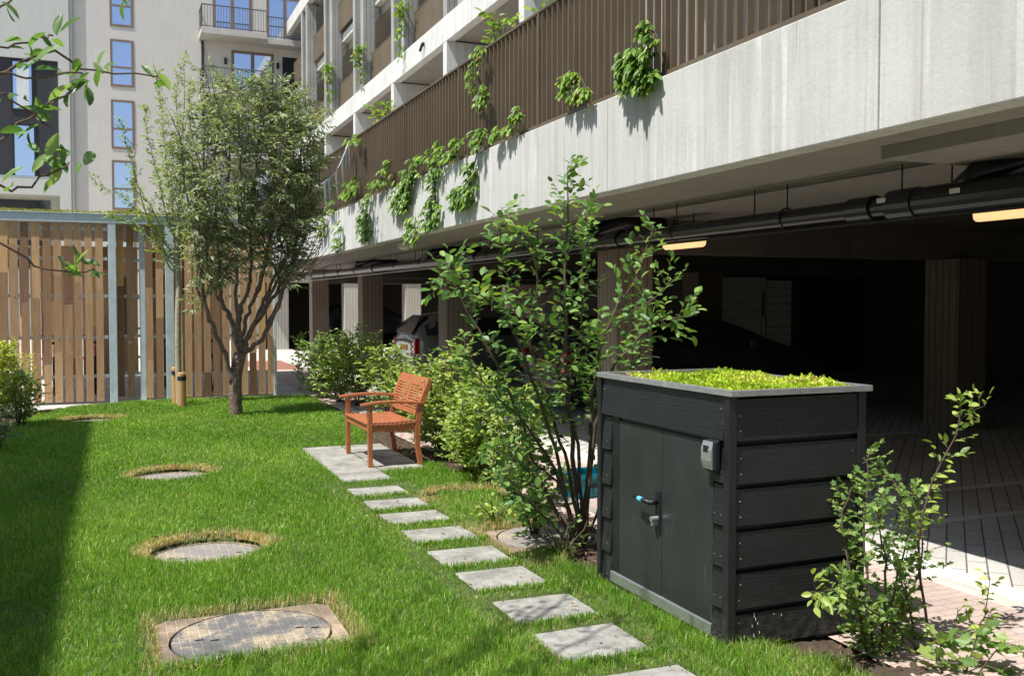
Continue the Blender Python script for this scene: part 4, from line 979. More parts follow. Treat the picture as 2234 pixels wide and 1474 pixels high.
# ================================================================== REAR WING (garage row across the courtyard) 
YW = 34.5
wg = empty('garage_row', (10, 38, 0), 'low garage row with pale ribbed piers and dark openings behind the columns', 'garage')
def wx(u): return gy(u, 700, YW)[0]
piers = [(600, 630), (752, 790), (885, 919), (1040, 1075), (1180, 1215)]
for ua, ub in piers:
    m = MB(); m.box(wx(ua), wx(ub), YW, YW + 0.5, -0.01, 2.36); m.build('pier', 'ribbed_pale', wg, bevel=0.01)
m = MB(); m.box(wx(600) - 0.3, 22, YW - 0.03, YW + 0.45, 2.362, 2.56); m.build('lintel', 'ribbed_pale', wg)
m = MB(); m.box(wx(560), 22, YW + 0.1, 46, 2.60, 3.3); m.box(wx(600) - .5, 22, 45.8, 46, 0, 2.6); m.box(wx(600) - .5, wx(600) - .3, YW + .1, 46, 0, 2.6); m.build('roof', 'brown_wall', wg)
m = MB(); m.box(wx(560) - 0.2, wx(662), YW - 1.6, YW + 0.09, 2.72, 3.02); m.build('canopy', 'fascia_concrete', wg)
m = MB(); m.box(wx(600), 22, YW + 0.1, 45.8, 0.003, 0.012); m.build('garage_floor', 'rubber', wg)

bw = tag(None or (lambda: (lambda m: (m.box(12, 16.5, 29.5, 29.8, 0, 2.5), m.build('brick_wall', 'brick_wall'))[1])(MB()))(), 'mauve brick wall glimpsed through the car park behind the near column', 'wall')

# neighbouring block outside the frame whose shade lies on the lawn
nb = empty('neighbouring_block', (-9, 4, 0), 'tall beige block beside the lawn, left of the view', 'apartment building')
m = MB(); m.box(-14, -6.0, -12, 12.6, 0, 11.15); m.build('wall', 'render_wall', nb)
m = MB()
for k in range(6):
    for z in (1.0, 4.0, 7.0): m.box(-5.995, -5.97, -9 + k * 3.4, -7.4 + k * 3.4, z, z + 1.9)
m.build_each('window', 'dark_glass', nb)

# ================================================================== BIKE SHELTER WITH SLATTED SCREEN
YF = 16.95
sh = empty('bike_shelter', (0.2, 19, 0), 'slatted timber bike shelter with galvanised posts and a mossy roof', 'bike shelter')
def fx(u, y=YF): return gy(u, 700, y)[0]
def slats(x0, x1, y, z0=0.06, z1=2.92, pitch=0.153, w=0.113, lean=0.0):
    m = MB(); x = x0
    while x + w <= x1 + 0.02:
        cuts = [z0]; z = z0 + R(0.3, 1.4)
        while z < z1 - 0.2: cuts.append(z); z += R(0.7, 1.7)
        cuts.append(z1); o = R(-0.004, 0.004); wj = w + R(-0.006, 0.006); tilt = lean * R(-1, 1)
        for i in range(len(cuts) - 1):
            r_ = min(1, max(0, random.gauss(0.58, 0.32))); dx = R(-0.003, 0.003)
            a0, a1 = x + dx + tilt * cuts[i], x + dx + tilt * cuts[i + 1]
            m.hexa([(a0, y + o, cuts[i]), (a0 + wj, y + o, cuts[i]), (a0 + wj, y + 0.022 + o, cuts[i]), (a0, y + 0.022 + o, cuts[i]),
                    (a1, y + o, cuts[i + 1] - 0.002), (a1 + wj, y + o, cuts[i + 1] - 0.002), (a1 + wj, y + 0.022 + o, cuts[i + 1] - 0.002), (a1, y + 0.022 + o, cuts[i + 1] - 0.002)], r_)
        x += pitch
    m.build('slat_panel', 'slat_wood', sh)
    m = MB()
    for z in (0.42, 1.05, 1.72, 2.32, 2.80): m.box(x0, x1, y + 0.03, y + 0.06, z, z + 0.05)
    m.build_each('batten', 'galvanised', sh)
    m = MB(); x = x0 + w / 2
    while x < x1:
        for z in (0.14, 1.07, 1.74, 2.80): m.tube([(x, y - 0.006, z), (x, y + 0.004, z)], 0.008, 6)
        x += pitch
    m.build('screw_heads', 'steel', sh)
slats(-2.55, fx(236), YF + 0.02, 0.04, 2.90, lean=0.004)
slats(fx(256, YF + 0.45), fx(310, YF + 0.45), YF + 0.45)
slats(fx(319), fx(361), YF + 0.02)
slats(fx(383), fx(597), YF + 0.02, pitch=0.15)
for ua, ub, dy, w in ((238, 255, 0, 0.12), (305, 318, 0.12, 0.1), (362, 380, 0, 0.12), (597, 603, 0, 0.06)):
    m = MB(); a, b = fx(ua, YF + dy), fx(ub, YF + dy); m.box(a, b, YF + dy - 0.02, YF + dy + w, 0, 2.918 if dy else 2.92); m.build('post', 'galvanised', sh, bevel=0.004)
for x in (-2.5, -0.1, 2.5):
    m = MB(); m.box(x, x + 0.1, 22.8, 22.9, 0, 2.9); m.build('post', 'galvanised', sh)
m = MB(); m.box(-2.6, fx(603), YF - 0.025, YF + 0.10, 2.922, 3.055); m.box(-2.6, fx(603), YF - 0.045, YF + 0.10, 3.056, 3.066); m.box(-2.6, -2.5, YF + 0.1, 22.9, 2.922, 3.05); m.box(fx(603) - .1, fx(603), YF + 0.1, 22.9, 2.922, 3.05); m.build('roof_beam', 'galvanised', sh, bevel=0.003)
m = MB(); m.box(-2.5, fx(603) - .1, YF + 0.10, 22.9, 2.97, 3.05); m.build('roof_deck', 'brown_wall', sh)
slats(-2.2, 2.4, 22.7, 0.05, 2.85, 0.2, 0.11)
n = 9000; x = rng.uniform(-2.6, fx(603), n); y = YF + np.abs(rng.normal(0, 0.25, n)); hh = 0.03 + 0.035 * (np.sin(x * 7) * 0.5 + 0.5) * (np.sin(x * 2.3 + 1) * .5 + .5)
k = rng.random(n) < (0.35 + 0.65 * (np.sin(x * 4.1) > -0.3)); x, y, hh = x[k], y[k], hh[k]; n = len(x)
P = np.stack([x, y, 3.066 + rng.random(n) * hh], 1); D = rng.normal(0, 1, (n, 3)); D[:, 2] = np.abs(D[:, 2]) + .3; L = rng.uniform(.02, .045, n)
leaves_mesh('moss_roof', P, D, rng.normal(0, 1, (n, 3)), L, L * .5, 'moss_leaf', sh, 'narrow')
# bicycles seen through the gaps
def bicycle(x, y, lab, mat='black_metal'):
    r0 = empty('bicycle', (x, y, 0), lab, 'bicycle', 'bicycles inside the shelter')
    for dy in (0, 1.05):
        m = MB(); c = (y + dy, 0.35); m.tube([(x, c[0] + 0.33 * math.cos(a), c[1] + 0.33 * math.sin(a)) for a in np.linspace(0, 2 * math.pi, 28)], 0.018, 6, cap=False)
        w_ = m.build('wheel', 'rubber', r0)
        m = MB()
        for a in np.linspace(0, 2 * math.pi, 13)[:-1]: m.tube([(x, c[0], c[1]), (x, c[0] + .32 * math.cos(a), c[1] + .32 * math.sin(a))], .002, 3)
        m.build('spokes', 'steel', w_)
    m = MB(); A, B, C_, Dd = (x, y, .35), (x, y + .42, .32), (x, y + .3, .85), (x, y + .88, .8)
    for a, b in ((A, B), (A, C_), (B, C_), (B, Dd), (C_, Dd)): m.tube([a, b], .016, 6)
    m.tube([Dd, (x, y + 1.05, .35)], .014, 6); m.tube([Dd, (x, y + .86, 1.02)], .014, 6); m.build('frame', mat, r0)
    m = MB(); m.tube([(x - .28, y + .78, 1.03), (x, y + .88, 1.03), (x + .28, y + .78, 1.03)], .013, 6); m.build('handlebar', 'steel', r0)
    m = MB(); m.hexa([(x - .07, y + .16, .9), (x + .07, y + .16, .9), (x + .03, y + .42, .9), (x - .03, y + .42, .9), (x - .07, y + .16, .94), (x + .07, y + .16, .94), (x + .03, y + .42, .94), (x - .03, y + .42, .94)]); m.build('saddle', 'rubber', r0, bevel=.01)
for x, mt, lab in ((-0.95, 'black_metal', 'black bicycle behind the left part of the slatted screen'), (-0.3, 'tail_red', 'red bicycle seen through the gaps left of the first galvanised post'), (0.9, 'black_metal', 'dark bicycle behind the narrow slat panel between two posts'), (1.7, 'silver_paint', 'grey bicycle behind the slats right of the leaning tree trunk')):
    bicycle(x, 18.6, lab, mt)

# ================================================================== TREES
def pxpath(pts, Y, off=0.0):
    n = len(pts); return [gy(u, v, Y + off * i / max(1, n - 1)) for i, (u, v) in enumerate(pts)]
# multi-stem pear
YT = 14.3
base = gz(515, 908)
tree = empty('multi_stem_tree', tuple(base), 'multi-stemmed tree with narrow grey-green leaves and dark peeling bark in the lawn', 'tree')
mb = MB(); leaf = ([], [], [])
def path_tube(pts, r0, r1, jit=0.01):
    n = max(5, int(sum(np.linalg.norm(pts[i + 1] - pts[i]) for i in range(len(pts) - 1)) / 0.1)); p = smooth_path(pts, n)
    p[1:-1] += rng.normal(0, jit, (n - 2, 3)); rad = list(np.linspace(r0, r1, n) * rng.uniform(0.92, 1.1, n)); mb.tube(p, rad, 10); return p
path_tube(pxpath([(515, 912), (513, 870), (516, 815), (524, 770)], YT), 0.098, 0.082, 0.004)
LIMBS = [([(512, 850), (490, 770), (455, 690), (437, 600), (430, 480), (420, 360)], -0.35, .055), ([(524, 775), (505, 700), (480, 640), (475, 520), (470, 350), (480, 240)], .15, .05),
         ([(524, 775), (522, 690), (545, 620), (548, 500), (560, 340), (575, 200)], .4, .05), ([(526, 772), (560, 700), (600, 640), (640, 560), (655, 430), (660, 250)], .1, .055),
         ([(528, 775), (575, 730), (612, 650), (625, 560), (625, 420), (620, 260)], -.4, .05), ([(524, 765), (535, 700), (570, 610), (590, 500), (600, 360), (610, 230)], .5, .045),
         ([(520, 765), (500, 690), (455, 600), (450, 480), (445, 360), (450, 260)], .45, .04), ([(528, 770), (560, 690), (600, 600), (650, 520), (690, 430), (700, 340)], .25, .04),
         ([(455, 690), (430, 620), (428, 540), (405, 420), (395, 330)], -.2, .03), ([(522, 760), (515, 640), (520, 520), (525, 380), (520, 240)], -.5, .04),
         ([(560, 700), (610, 600), (640, 480), (640, 340), (640, 200)], .3, .035), ([(575, 730), (625, 620), (665, 500), (680, 380), (672, 250)], -.2, .035), ([(560, 640), (585, 520), (600, 380), (590, 240), (560, 165)], -.3, .03), ([(470, 640), (490, 500), (500, 380), (500, 260), (495, 175)], .35, .03)]
stems = []
for pts, off, r0 in LIMBS:
    P3 = pxpath(pts, YT, off); path_tube(P3, r0 * .74, 0.008, 0.012)
    stems.append((P3[2:], 0.006, 0.004))
    for _ in range(5):   # secondary uprights
        i = random.randint(2, len(P3) - 2); f_ = random.random(); s_ = P3[i] * (1 - f_) + P3[i + 1] * f_ if i + 1 < len(P3) else P3[i]
        L = R(0.5, 1.1); e = s_ + np.array([R(-.42, .38), R(-.45, .45), L]); e[2] = min(e[2], 5.0 + R(-.4, .15)); mdl = (s_ + e) / 2 + np.array([R(-.1, .1), R(-.1, .1), -0.05])
        stems.append(([s_, mdl, e], 0.012, 0.004))
stems2 = [st for st in stems]
grow(stems2, mb, leaf, tw_step=0.044, tw_len=(0.16, 0.42), t0=0.10, lf_step=0.027, up=0.55, droop=0.25, tw_r=0.0022, leafang=0.5)
# bare fine twigs at the right side
for _ in range(26):
    u0, v0 = R(600, 650), R(560, 640); s_ = gy(u0, v0, YT + R(-.3, .3)); e = gy(u0 + R(10, 120), v0 - R(60, 190), YT + R(-.4, .4)); mb.tube(smooth_path([s_, (s_ + e) / 2 + np.array([R(.02, .14), 0, -.08]), e], 6), list(np.linspace(.006, .002, 6)), 4)
mb.build('trunk', 'bark_pear', tree, smooth=True)
n = len(leaf[0]); L = rng.uniform(.065, .125, n); print('pear leaves', n)
leaves_mesh('crown', leaf[0], leaf[1], leaf[2], L, L * .25, 'leaf_pear', tree, 'narrow')

# slim young tree with stakes
YS = 16.0
base = gz(392, 886)
st_ = empty('slim_young_tree', tuple(base), 'slim young tree with a straight pale trunk and upright light green shoots', 'tree')
mb = MB(); leaf = ([], [], [])
tr = pxpath([(392, 892), (389, 800), (388, 700), (390, 620), (386, 560), (388, 500), (392, 420), (396, 330), (402, 220), (400, 130)], YS)
n_ = 40; p_ = smooth_path(tr, n_); mb.tube(p_, list(np.interp(np.linspace(0, 1, n_), [0, .1, .45, .6, 1], [.058, .05, .044, .026, .005])), 10)
sh_ = [([(385, 590), (365, 560), (340, 500), (310, 470), (265, 430), (200, 392)], .2), ([(388, 560), (350, 520), (320, 470), (300, 400), (280, 330), (265, 262)], -.2), ([(388, 540), (360, 460), (345, 380), (322, 300), (316, 235)], .2),
       ([(390, 520), (372, 420), (360, 330), (352, 230), (342, 158)], -.1), ([(392, 500), (400, 400), (392, 300), (385, 200), (402, 125)], .25), ([(390, 560), (410, 480), (420, 380), (415, 270), (412, 180)], -.3),
       ([(388, 590), (400, 540), (430, 480), (440, 400)], .1), ([(388, 600), (360, 565), (350, 500), (330, 450), (300, 420), (282, 400)], -.4), ([(386, 580), (378, 500), (376, 420), (380, 330)], .4), ([(388, 570), (340, 545), (300, 490), (262, 480), (240, 470)], .3)]
grow([(pxpath(a, YS, o), .016, .003) for a, o in sh_], mb, leaf, tw_step=.03, tw_len=(.05, .17), t0=.12, lf_step=.024, up=.6, tw_r=.0025)
mb.build('trunk', 'bark_grey', st_, smooth=True)
n = len(leaf[0]); L = rng.uniform(.05, .085, n)
leaves_mesh('crown', leaf[0], leaf[1], leaf[2], L, L * .42, 'leaf_slim', st_, 'narrow')
for u, v0, v1, dy, lab in ((395, 886, 812, -.25, 'short round wooden stake in front of the slim tree'), (382, 878, 800, .22, 'short round wooden stake behind the slim tree, left of its trunk')):
    b_ = gy(u, 700, YS + dy); m = MB(); zt = gy(u, v1, YS + dy)[2]
    r0 = empty('tree_stake', (b_[0], b_[1], 0), lab, 'stake', 'stakes at the slim tree')
    m.tube([(b_[0], b_[1], -.02), (b_[0], b_[1], zt - .02), (b_[0], b_[1], zt)], [.064, .062, .05], 16); m.build('stake_body', 'stake_wood', r0)
    m = MB(); m.tube([(b_[0], b_[1], zt - .12), (b_[0], b_[1], zt - .06)], .067, 16); sgn = 1 if dy < 0 else -1
    m.box(b_[0] - .05, b_[0] - .035, min(b_[1], YS), max(b_[1], YS), zt - .11, zt - .07); m.build('tree_tie', 'rubber', r0)

# tall serviceberry between chair and shed
YB_ = 5.75
stm = []
def sp(pts, off, r0=.014): stm.append((pxpath(pts, YB_, off), r0, .003))
sp([(1265, 1210), (1255, 1050), (1240, 850), (1232, 620), (1238, 480), (1238, 362)], .1, .02)
sp([(1262, 1205), (1215, 1000), (1160, 820), (1110, 700), (1040, 640), (950, 606)], -.35)
sp([(1268, 1208), (1240, 1020), (1190, 860), (1120, 640), (1090, 540), (1095, 455)], .3)
sp([(1270, 1208), (1285, 980), (1300, 820), (1330, 700), (1390, 600), (1425, 490)], -.25)
sp([(1270, 1210), (1300, 950), (1330, 820), (1395, 740), (1440, 700), (1500, 690)], -.5)
sp([(1272, 1208), (1290, 900), (1270, 700), (1275, 540), (1290, 450)], .4)
sp([(1266, 1205), (1225, 1060), (1150, 930), (1070, 850), (1010, 760)], -.1)
sp([(1262, 1205), (1180, 1050), (1130, 900), (1060, 750), (1000, 640), (985, 560)], .25)
sp([(1268, 1205), (1262, 1000), (1215, 800), (1180, 700), (1165, 570), (1140, 500)], 0)
sp([(1330, 700), (1370, 680), (1430, 650), (1475, 600)], .2, .006)
sp([(1225, 1060), (1160, 1010), (1100, 1000), (1060, 960)], -.3, .008)
sp([(1262, 1205), (1200, 1140), (1150, 1090), (1110, 1040)], -.4, .008)
sp([(1285, 1000), (1300, 940), (1305, 880), (1310, 800)], .1, .008)
sp([(1268, 1210), (1310, 1090), (1340, 960), (1380, 840), (1400, 740)], .5, .01)
sb_ = plant('serviceberry_shrub', 'tall leafy many-stemmed shrub left of the black shed', 'shrub', gz(1266, 1208), stm, 'leaf_serviceberry', 'oval', (.045, .08), .62,
      tw_step=.040, tw_len=(.09, .28), t0=.27, lf_step=.036, up=.45, tw_r=.0022, bark='twig')

# row of bushes in the bed
def bush(u, v, w_px, top_v, label, mat='leaf_hedge', kind='oval', Lr=(.035, .06), wr=.6, nst=9, dens=1.0, yoff=.35, name='bed_shrub', group='bushes in the planting bed', **kw):
    b = gz(u, v); Yb = b[1]; st2 = []
    for i in range(nst):
        f_ = (i + .5) / nst * 2 - 1 + R(-.15, .15); hh = 1 - .35 * abs(f_) ** 1.5 * R(.5, 1.4) - R(0, .2)
        tv = v - (v - top_v) * hh; tu = u + f_ * w_px / 2; off = R(-yoff, yoff)
        st2.append((pxpath([(u + f_ * 6, v), (u + f_ * w_px * .22, v - (v - tv) * .4), (u + f_ * w_px * .4, v - (v - tv) * .75), (tu, tv)], Yb, off), .007, .002))
    K = dict(tw_step=.045 / dens, tw_len=(.08, .22), t0=.12, lf_step=.032, up=.4, tw_r=.002); K.update(kw)
    return plant(name, label, 'shrub', b, st2, mat, kind, Lr, wr, group, **K)
bush(705, 868, 110, 722, 'dark green bush at the far end of the bed, beside the car park corner', 'leaf_hedge_dark', Lr=(.05, .08), nst=12, tw_len=(.12, .32))
bush(782, 885, 120, 700, 'airy bush behind the far arm of the chair', 'leaf_hedge', Lr=(.05, .08), nst=12, tw_len=(.12, .3), yoff=.5)
bush(850, 905, 110, 735, 'yellow-green bush directly behind the chair back', 'leaf_hedge', Lr=(.05, .08), nst=11, tw_len=(.12, .3))
bush(925, 960, 100, 790, 'light bush right of the chair back, in front of the silver car', 'leaf_hedge', Lr=(.045, .07), nst=10, tw_len=(.1, .26))
bush(985, 1008, 110, 740, 'pale green bush right of the chair with a high thin sprig', 'leaf_hedge', Lr=(.042, .068), nst=11, tw_len=(.1, .25))
bush(1050, 1052, 130, 800, 'pale bush beside the round cover', 'leaf_hedge', Lr=(.045, .07), nst=14, tw_len=(.09, .26), dens=1.3)
bush(1125, 1098, 130, 840, 'open bush left of the teal crate', 'leaf_hedge', Lr=(.04, .065), nst=12, dens=1.1)
bush(1085, 1142, 110, 1085, 'low leafy plant spilling onto the lawn below the round cover', 'leaf_hedge', Lr=(.03, .05), nst=8, yoff=.12, tw_len=(.04, .12))
bush(742, 876, 110, 730, 'bright bush between the far dark bush and the chair', 'leaf_hedge', Lr=(.05, .08), nst=12, tw_len=(.12, .3))
bush(882, 940, 110, 790, 'low bright bush right behind the chair seat', 'leaf_hedge', Lr=(.045, .07), nst=12, tw_len=(.1, .26))
bush(958, 985, 110, 850, 'pale bush at the soil edge just right of the chair legs', 'leaf_hedge', Lr=(.042, .068), nst=13, tw_len=(.1, .25), dens=1.2)
bush(1020, 1030, 110, 880, 'very pale low bush left of the tall shrub', 'leaf_hedge', Lr=(.042, .068), nst=13, tw_len=(.1, .24), dens=1.2)
bush(655, 850, 26, 705, 'thin lone sprig in front of the dark garage opening', 'leaf_hedge', Lr=(.06, .09), nst=2, yoff=.1, tw_len=(.08, .16))
bush(1165, 1165, 150, 950, 'loose green bush at the left foot of the tall shrub', 'leaf_serviceberry', Lr=(.04, .065), nst=10, yoff=.25, tw_len=(.08, .2), dens=.9)
bush(1225, 1215, 140, 1110, 'low sprigs at the foot of the tall shrub', 'leaf_serviceberry', Lr=(.03, .05), nst=6, yoff=.15, tw_len=(.04, .12), dens=.7)
bush(10, 905, 110, 738, 'yellow-green bush at the left edge of the lawn', 'leaf_yellow', Lr=(.05, .08), nst=16, tw_len=(.1, .26), group='bushes at the left edge')
bush(45, 930, 105, 800, 'darker green bush in front of the yellow one', 'leaf_hedge', Lr=(.045, .07), nst=14, tw_len=(.1, .26), group='bushes at the left edge')
bush(-10, 985, 70, 890, 'low green bush by the left lawn corner', 'leaf_hedge_dark', Lr=(.045, .07), nst=7, tw_len=(.08, .2), group='bushes at the left edge')

# shrubs right of the shed
YR = 3.45
stm = []
def sp2(pts, off, r0=.008, Y=YR): stm.append((pxpath(pts, Y, off), r0, .002))
sp2([(1905, 1480), (1900, 1380), (1885, 1200), (1890, 1080), (1900, 975)], .1); sp2([(1915, 1480), (1940, 1350), (1960, 1240), (1985, 1130), (1950, 1050)], -.1)
sp2([(1900, 1480), (1880, 1350), (1850, 1230), (1840, 1110), (1870, 1050)], .2); sp2([(1910, 1480), (1930, 1300), (1925, 1180), (1905, 1090)], -.2)
sp2([(1960, 1490), (1950, 1380), (2000, 1260), (2010, 1150), (1990, 1060)], .05); sp2([(1920, 1480), (1890, 1400), (1870, 1320), (1830, 1270)], -.1)
sp2([(1990, 1490), (2000, 1400), (1970, 1280), (1930, 1180)], .15); sp2([(1930, 1480), (1960, 1410), (1990, 1340), (1960, 1290)], .0)
plant('field_maple_bush', 'bushy young shrub with small lobed leaves at the near right corner of the shed', 'shrub', gz(1925, 1480), stm, 'leaf_field_maple', 'lobed', (.022, .042), .9, 'bushes right of the shed',
      tw_step=.022, tw_len=(.05, .16), t0=.12, lf_step=.018, up=.4, tw_r=.0014)
stm = []
sp2([(2060, 1500), (2030, 1380), (2005, 1240), (2010, 1130), (2040, 1040), (2085, 940), (2100, 860)], -.1); sp2([(2085, 945), (2110, 900), (2150, 885)], .08, .003, YR - .083)
sp2([(2060, 1500), (1990, 1400), (1900, 1330), (1830, 1290), (1770, 1290)], -.25, .006); sp2([(2070, 1500), (2110, 1420), (2150, 1340), (2160, 1260)], .1, .004); sp2([(2060, 1500), (2080, 1400), (2090, 1330)], 0, .005)
plant('cherry_sapling', 'thin sapling with larger oval leaves reaching up in front of the dark car park', 'shrub', gz(2060, 1500), stm, 'leaf_hedge', 'oval', (.035, .062), .52, 'bushes right of the shed',
      tw_step=.035, tw_len=(.05, .14), t0=.4, lf_step=.03, up=.45, tw_r=.0016)
stm = []
sp2([(2090, 1520), (2110, 1450), (2130, 1400), (2140, 1360)], 0, .006, 3.1); sp2([(2080, 1520), (2050, 1440), (2060, 1390)], .1, .006, 3.1); sp2([(2100, 1520), (2160, 1440), (2200, 1400)], -.1, .006, 3.1)
plant('low_leafy_plant', 'low plant with broad lobed leaves in the bottom right corner', 'shrub', gz(2090, 1520), stm, 'leaf_field_maple', 'lobed', (.05, .085), .8, 'bushes right of the shed',
      tw_step=.03, tw_len=(.05, .14), t0=.2, lf_step=.045, up=.3, tw_r=.002)

# apple tree whose branches hang in at the upper left
at_ = empty('apple_tree', (-1.9, 1.9, 0), 'apple tree whose leafy twigs hang in at the upper left', 'tree')
mb = MB(); leaf = ([], [], [])
mb.tube(smooth_path([(-1.9, 1.9, -.05), (-1.85, 1.95, .9), (-1.7, 2.0, 1.6), (-1.5, 2.2, 2.4), (-1.2, 2.6, 3.2)], 24), list(np.linspace(.08, .035, 24)), 12)
def app(pts, Y, off, r0=.006): return (pxpath(pts, Y, off), r0, .0018)
ap = [app([(-420, 250), (-150, 190), (0, 160), (70, 125), (130, 118), (190, 150), (250, 158), (345, 168)], 2.0, .25), app([(-420, 250), (-180, 200), (0, 163), (60, 172), (130, 158), (180, 160)], 1.95, .1, .004),
      app([(-420, 420), (-150, 400), (0, 310), (50, 265), (110, 225), (150, 205), (175, 175)], 1.9, .2, .005), app([(-420, 420), (-150, 390), (0, 412), (60, 405), (110, 375), (150, 355)], 1.9, .15, .005),
      app([(-150, 190), (-40, 110), (40, 95), (95, 82), (115, 78)], 2.0, .2, .004), app([(-420, 420), (-160, 480), (0, 528), (70, 575), (140, 590), (205, 585)], 2.0, .15, .004),
      app([(-150, 190), (-60, 60), (10, 10), (30, -20)], 2.0, .1, .004), app([(0, 205), (40, 225), (90, 265), (105, 275)], 1.95, .05, .003)]
src = (-1.45, 2.2, 2.3)
for e in ((-420, 250, 2.0), (-420, 420, 1.9)):
    p = gy(*e); mb.tube(smooth_path([src, (np.array(src) + p) / 2 + np.array([0, 0, .08]), p], 8), list(np.linspace(.02, .007, 8)), 8)
def clusters(path_spec, mb, leaf):
    P, D, N = leaf
    for (u, v, Yc, cnt, s) in path_spec:
        cnt = max(2, int(cnt * .75))
        c = gy(u, v, Yc)
        for _ in range(cnt):
            d = unit(rng.normal(0, 1, 3) + np.array([0.3, 0, 0.25])); P.append(c + rng.normal(0, .008, 3)); D.append(d); N.append(unit(np.array([-.3, -.3, 1]) + rng.normal(0, .5, 3)))
for pth, r0, r1 in ap:
    n_ = 14; pp = smooth_path(pth, n_); pp[1:-1] += rng.normal(0, .003, (n_ - 2, 3)); mb.tube(pp, list(np.linspace(r0 * .62, r1, n_)), 6)
clusters([(115, 75, 2.15, 6, 1), (60, 110, 2.1, 4, 1), (25, 105, 2.05, 3, 1), (75, 140, 2.05, 5, 1), (50, 152, 2.0, 4, 1), (150, 160, 2.1, 5, 1), (170, 185, 2.1, 7, 1), (160, 205, 2.1, 6, 1), (215, 155, 2.1, 4, 1), (238, 150, 2.15, 3, 1), (185, 228, 2.05, 3, 1),
          (80, 238, 2.0, 6, 1), (105, 232, 2.05, 5, 1), (45, 218, 1.95, 3, 1), (5, 205, 1.95, 3, 1), (40, 295, 1.95, 4, 1), (85, 330, 2.0, 6, 1), (115, 350, 2.05, 6, 1), (140, 355, 2.05, 5, 1), (170, 375, 2.05, 4, 1), (130, 380, 2.0, 3, 1), (340, 168, 2.25, 5, 1),
          (140, 590, 2.1, 5, 1), (170, 575, 2.12, 5, 1), (200, 585, 2.12, 4, 1), (165, 600, 2.1, 4, 1), (5, 5, 2.0, 4, 1), (10, 400, 1.92, 3, 1), (265, -5, 2.2, 2, 1)], mb, leaf)
nvis = len(leaf[0])
# crown over the camera's left shoulder and above the frame (dapples the near lawn)
st3 = []
for _ in range(16):
    s_ = np.array([-1.2, 2.6, 3.1]) + rng.normal(0, .15, 3); e = np.array([R(-1.6, 0.9), R(2.6, 4.6), R(3.6, 4.5)]); st3.append(([s_, (s_ + e) / 2 + np.array([0, 0, .2]), e], .02, .005))
l2 = ([], [], []); grow(st3, mb, l2, tw_step=.16, tw_len=(.12, .35), t0=.3, lf_step=.06, up=.4)
for a, b in zip(leaf, l2): a += b
mb.build('trunk', 'twig', at_, smooth=True)
n = len(leaf[0]); L = rng.uniform(.05, .075, n); L[:nvis] = rng.uniform(.026, .056, nvis)
leaves_mesh('crown', leaf[0], leaf[1], leaf[2], L, L * .42, 'leaf_apple', at_, 'oval')

# ================================================================== VINES ON THE RAILING
def vine(blobs, label, X=XF - 0.015, Lr=(.075, .12), dens=.75, mat='leaf_vine'):
    c0 = gx(blobs[0][0], blobs[0][1], X)
    root = empty('climbing_vine', tuple(c0), label, 'climbing plant', 'vines on the deck railing')
    P, D, N = [], [], []
    mb = MB(); cs = []
    for (u, v, ru, rv) in blobs:
        c = gx(u, v, X); ex = abs(gx(u + ru, v, X)[1] - c[1]); ez = abs(gx(u, v - rv, X)[2] - c[2]); cs.append(c)
        cnt = int(max(5, ru * rv / 15 * dens * (Lr[0] / .075) ** -1 * (1.0 if c[1] < 9 else 1.0)))
        for _ in range(cnt):
            a = rng.uniform(0, 2 * np.pi); r_ = np.sqrt(rng.random()) * .95
            q_ = c + np.array([-abs(rng.normal(0, .035)) - .005, math.cos(a) * r_ * min(ex, .45), math.sin(a) * r_ * ez])
            # a hand of five leaflets that hang down
            dn = unit(np.array([-.55, R(-.7, .7), -.7])); sd = unit(np.cross(dn, [0, 0, 1]))
            for k in (-2, -1, 0, 1, 2):
                P.append(q_); D.append(unit(dn + sd * k * .55 + rng.normal(0, .1, 3))); N.append(unit(np.array([-.8, -.2, .8]) + rng.normal(0, .25, 3)))
    for i in range(len(cs) - 1): mb.tube(smooth_path([cs[i], (cs[i] + cs[i + 1]) / 2 + rng.normal(0, .03, 3), cs[i + 1]], 5), .006, 5)
    c = cs[0]; mb.tube([c, (XF + 0.13, c[1], max(c[2], ZT + 0.05))], .006, 5)
    mb.build('stem', 'twig', root)
    n = len(P); L = rng.uniform(Lr[0], Lr[1], n) * np.tile([.6, .85, 1, .85, .6], n // 5)
    leaves_mesh('foliage', P, D, N, L, L * .37, mat, root, 'oval')
vine([(1395, 150, 45, 40), (1405, 175, 38, 30), (1385, 120, 30, 15), (1415, 60, 10, 20), (1435, 85, 12, 14)], 'largest bushy vine hanging over the deck edge at the upper right', mat='leaf_vine_dark', dens=.85, Lr=(.085, .135))
vine([(1250, 180, 22, 28), (1280, 205, 25, 18), (1262, 160, 12, 12)], 'pale vine tuft left of the biggest one, on a bare stem', Lr=(.08, .12))
vine([(1050, 112, 18, 12), (1042, 165, 12, 35), (1058, 205, 12, 28), (1065, 230, 8, 20)], 'vine trailing down the railing from the top rail', Lr=(.08, .12))
vine([(1135, 245, 12, 22), (1112, 275, 18, 16), (1092, 292, 14, 12)], 'vine climbing slantwise at the foot of the railing', Lr=(.08, .12))
vine([(1052, 305, 14, 26), (1033, 370, 14, 24), (1022, 415, 32, 18), (1018, 435, 34, 20), (1005, 420, 20, 16)], 'vine with a round leafy bunch low on the pale fascia', mat='leaf_vine_dark', dens=.9, Lr=(.09, .14))
vine([(1010, 305, 14, 18), (985, 335, 22, 18), (952, 328, 18, 30)], 'reddish-green vines standing along the railing foot', Lr=(.09, .13))
vine([(955, 375, 14, 22), (950, 400, 10, 20), (948, 455, 20, 32), (945, 485, 20, 22)], 'narrow hanging vine between two leafy bunches on the fascia', mat='leaf_vine_dark', dens=.9, Lr=(.1, .14))
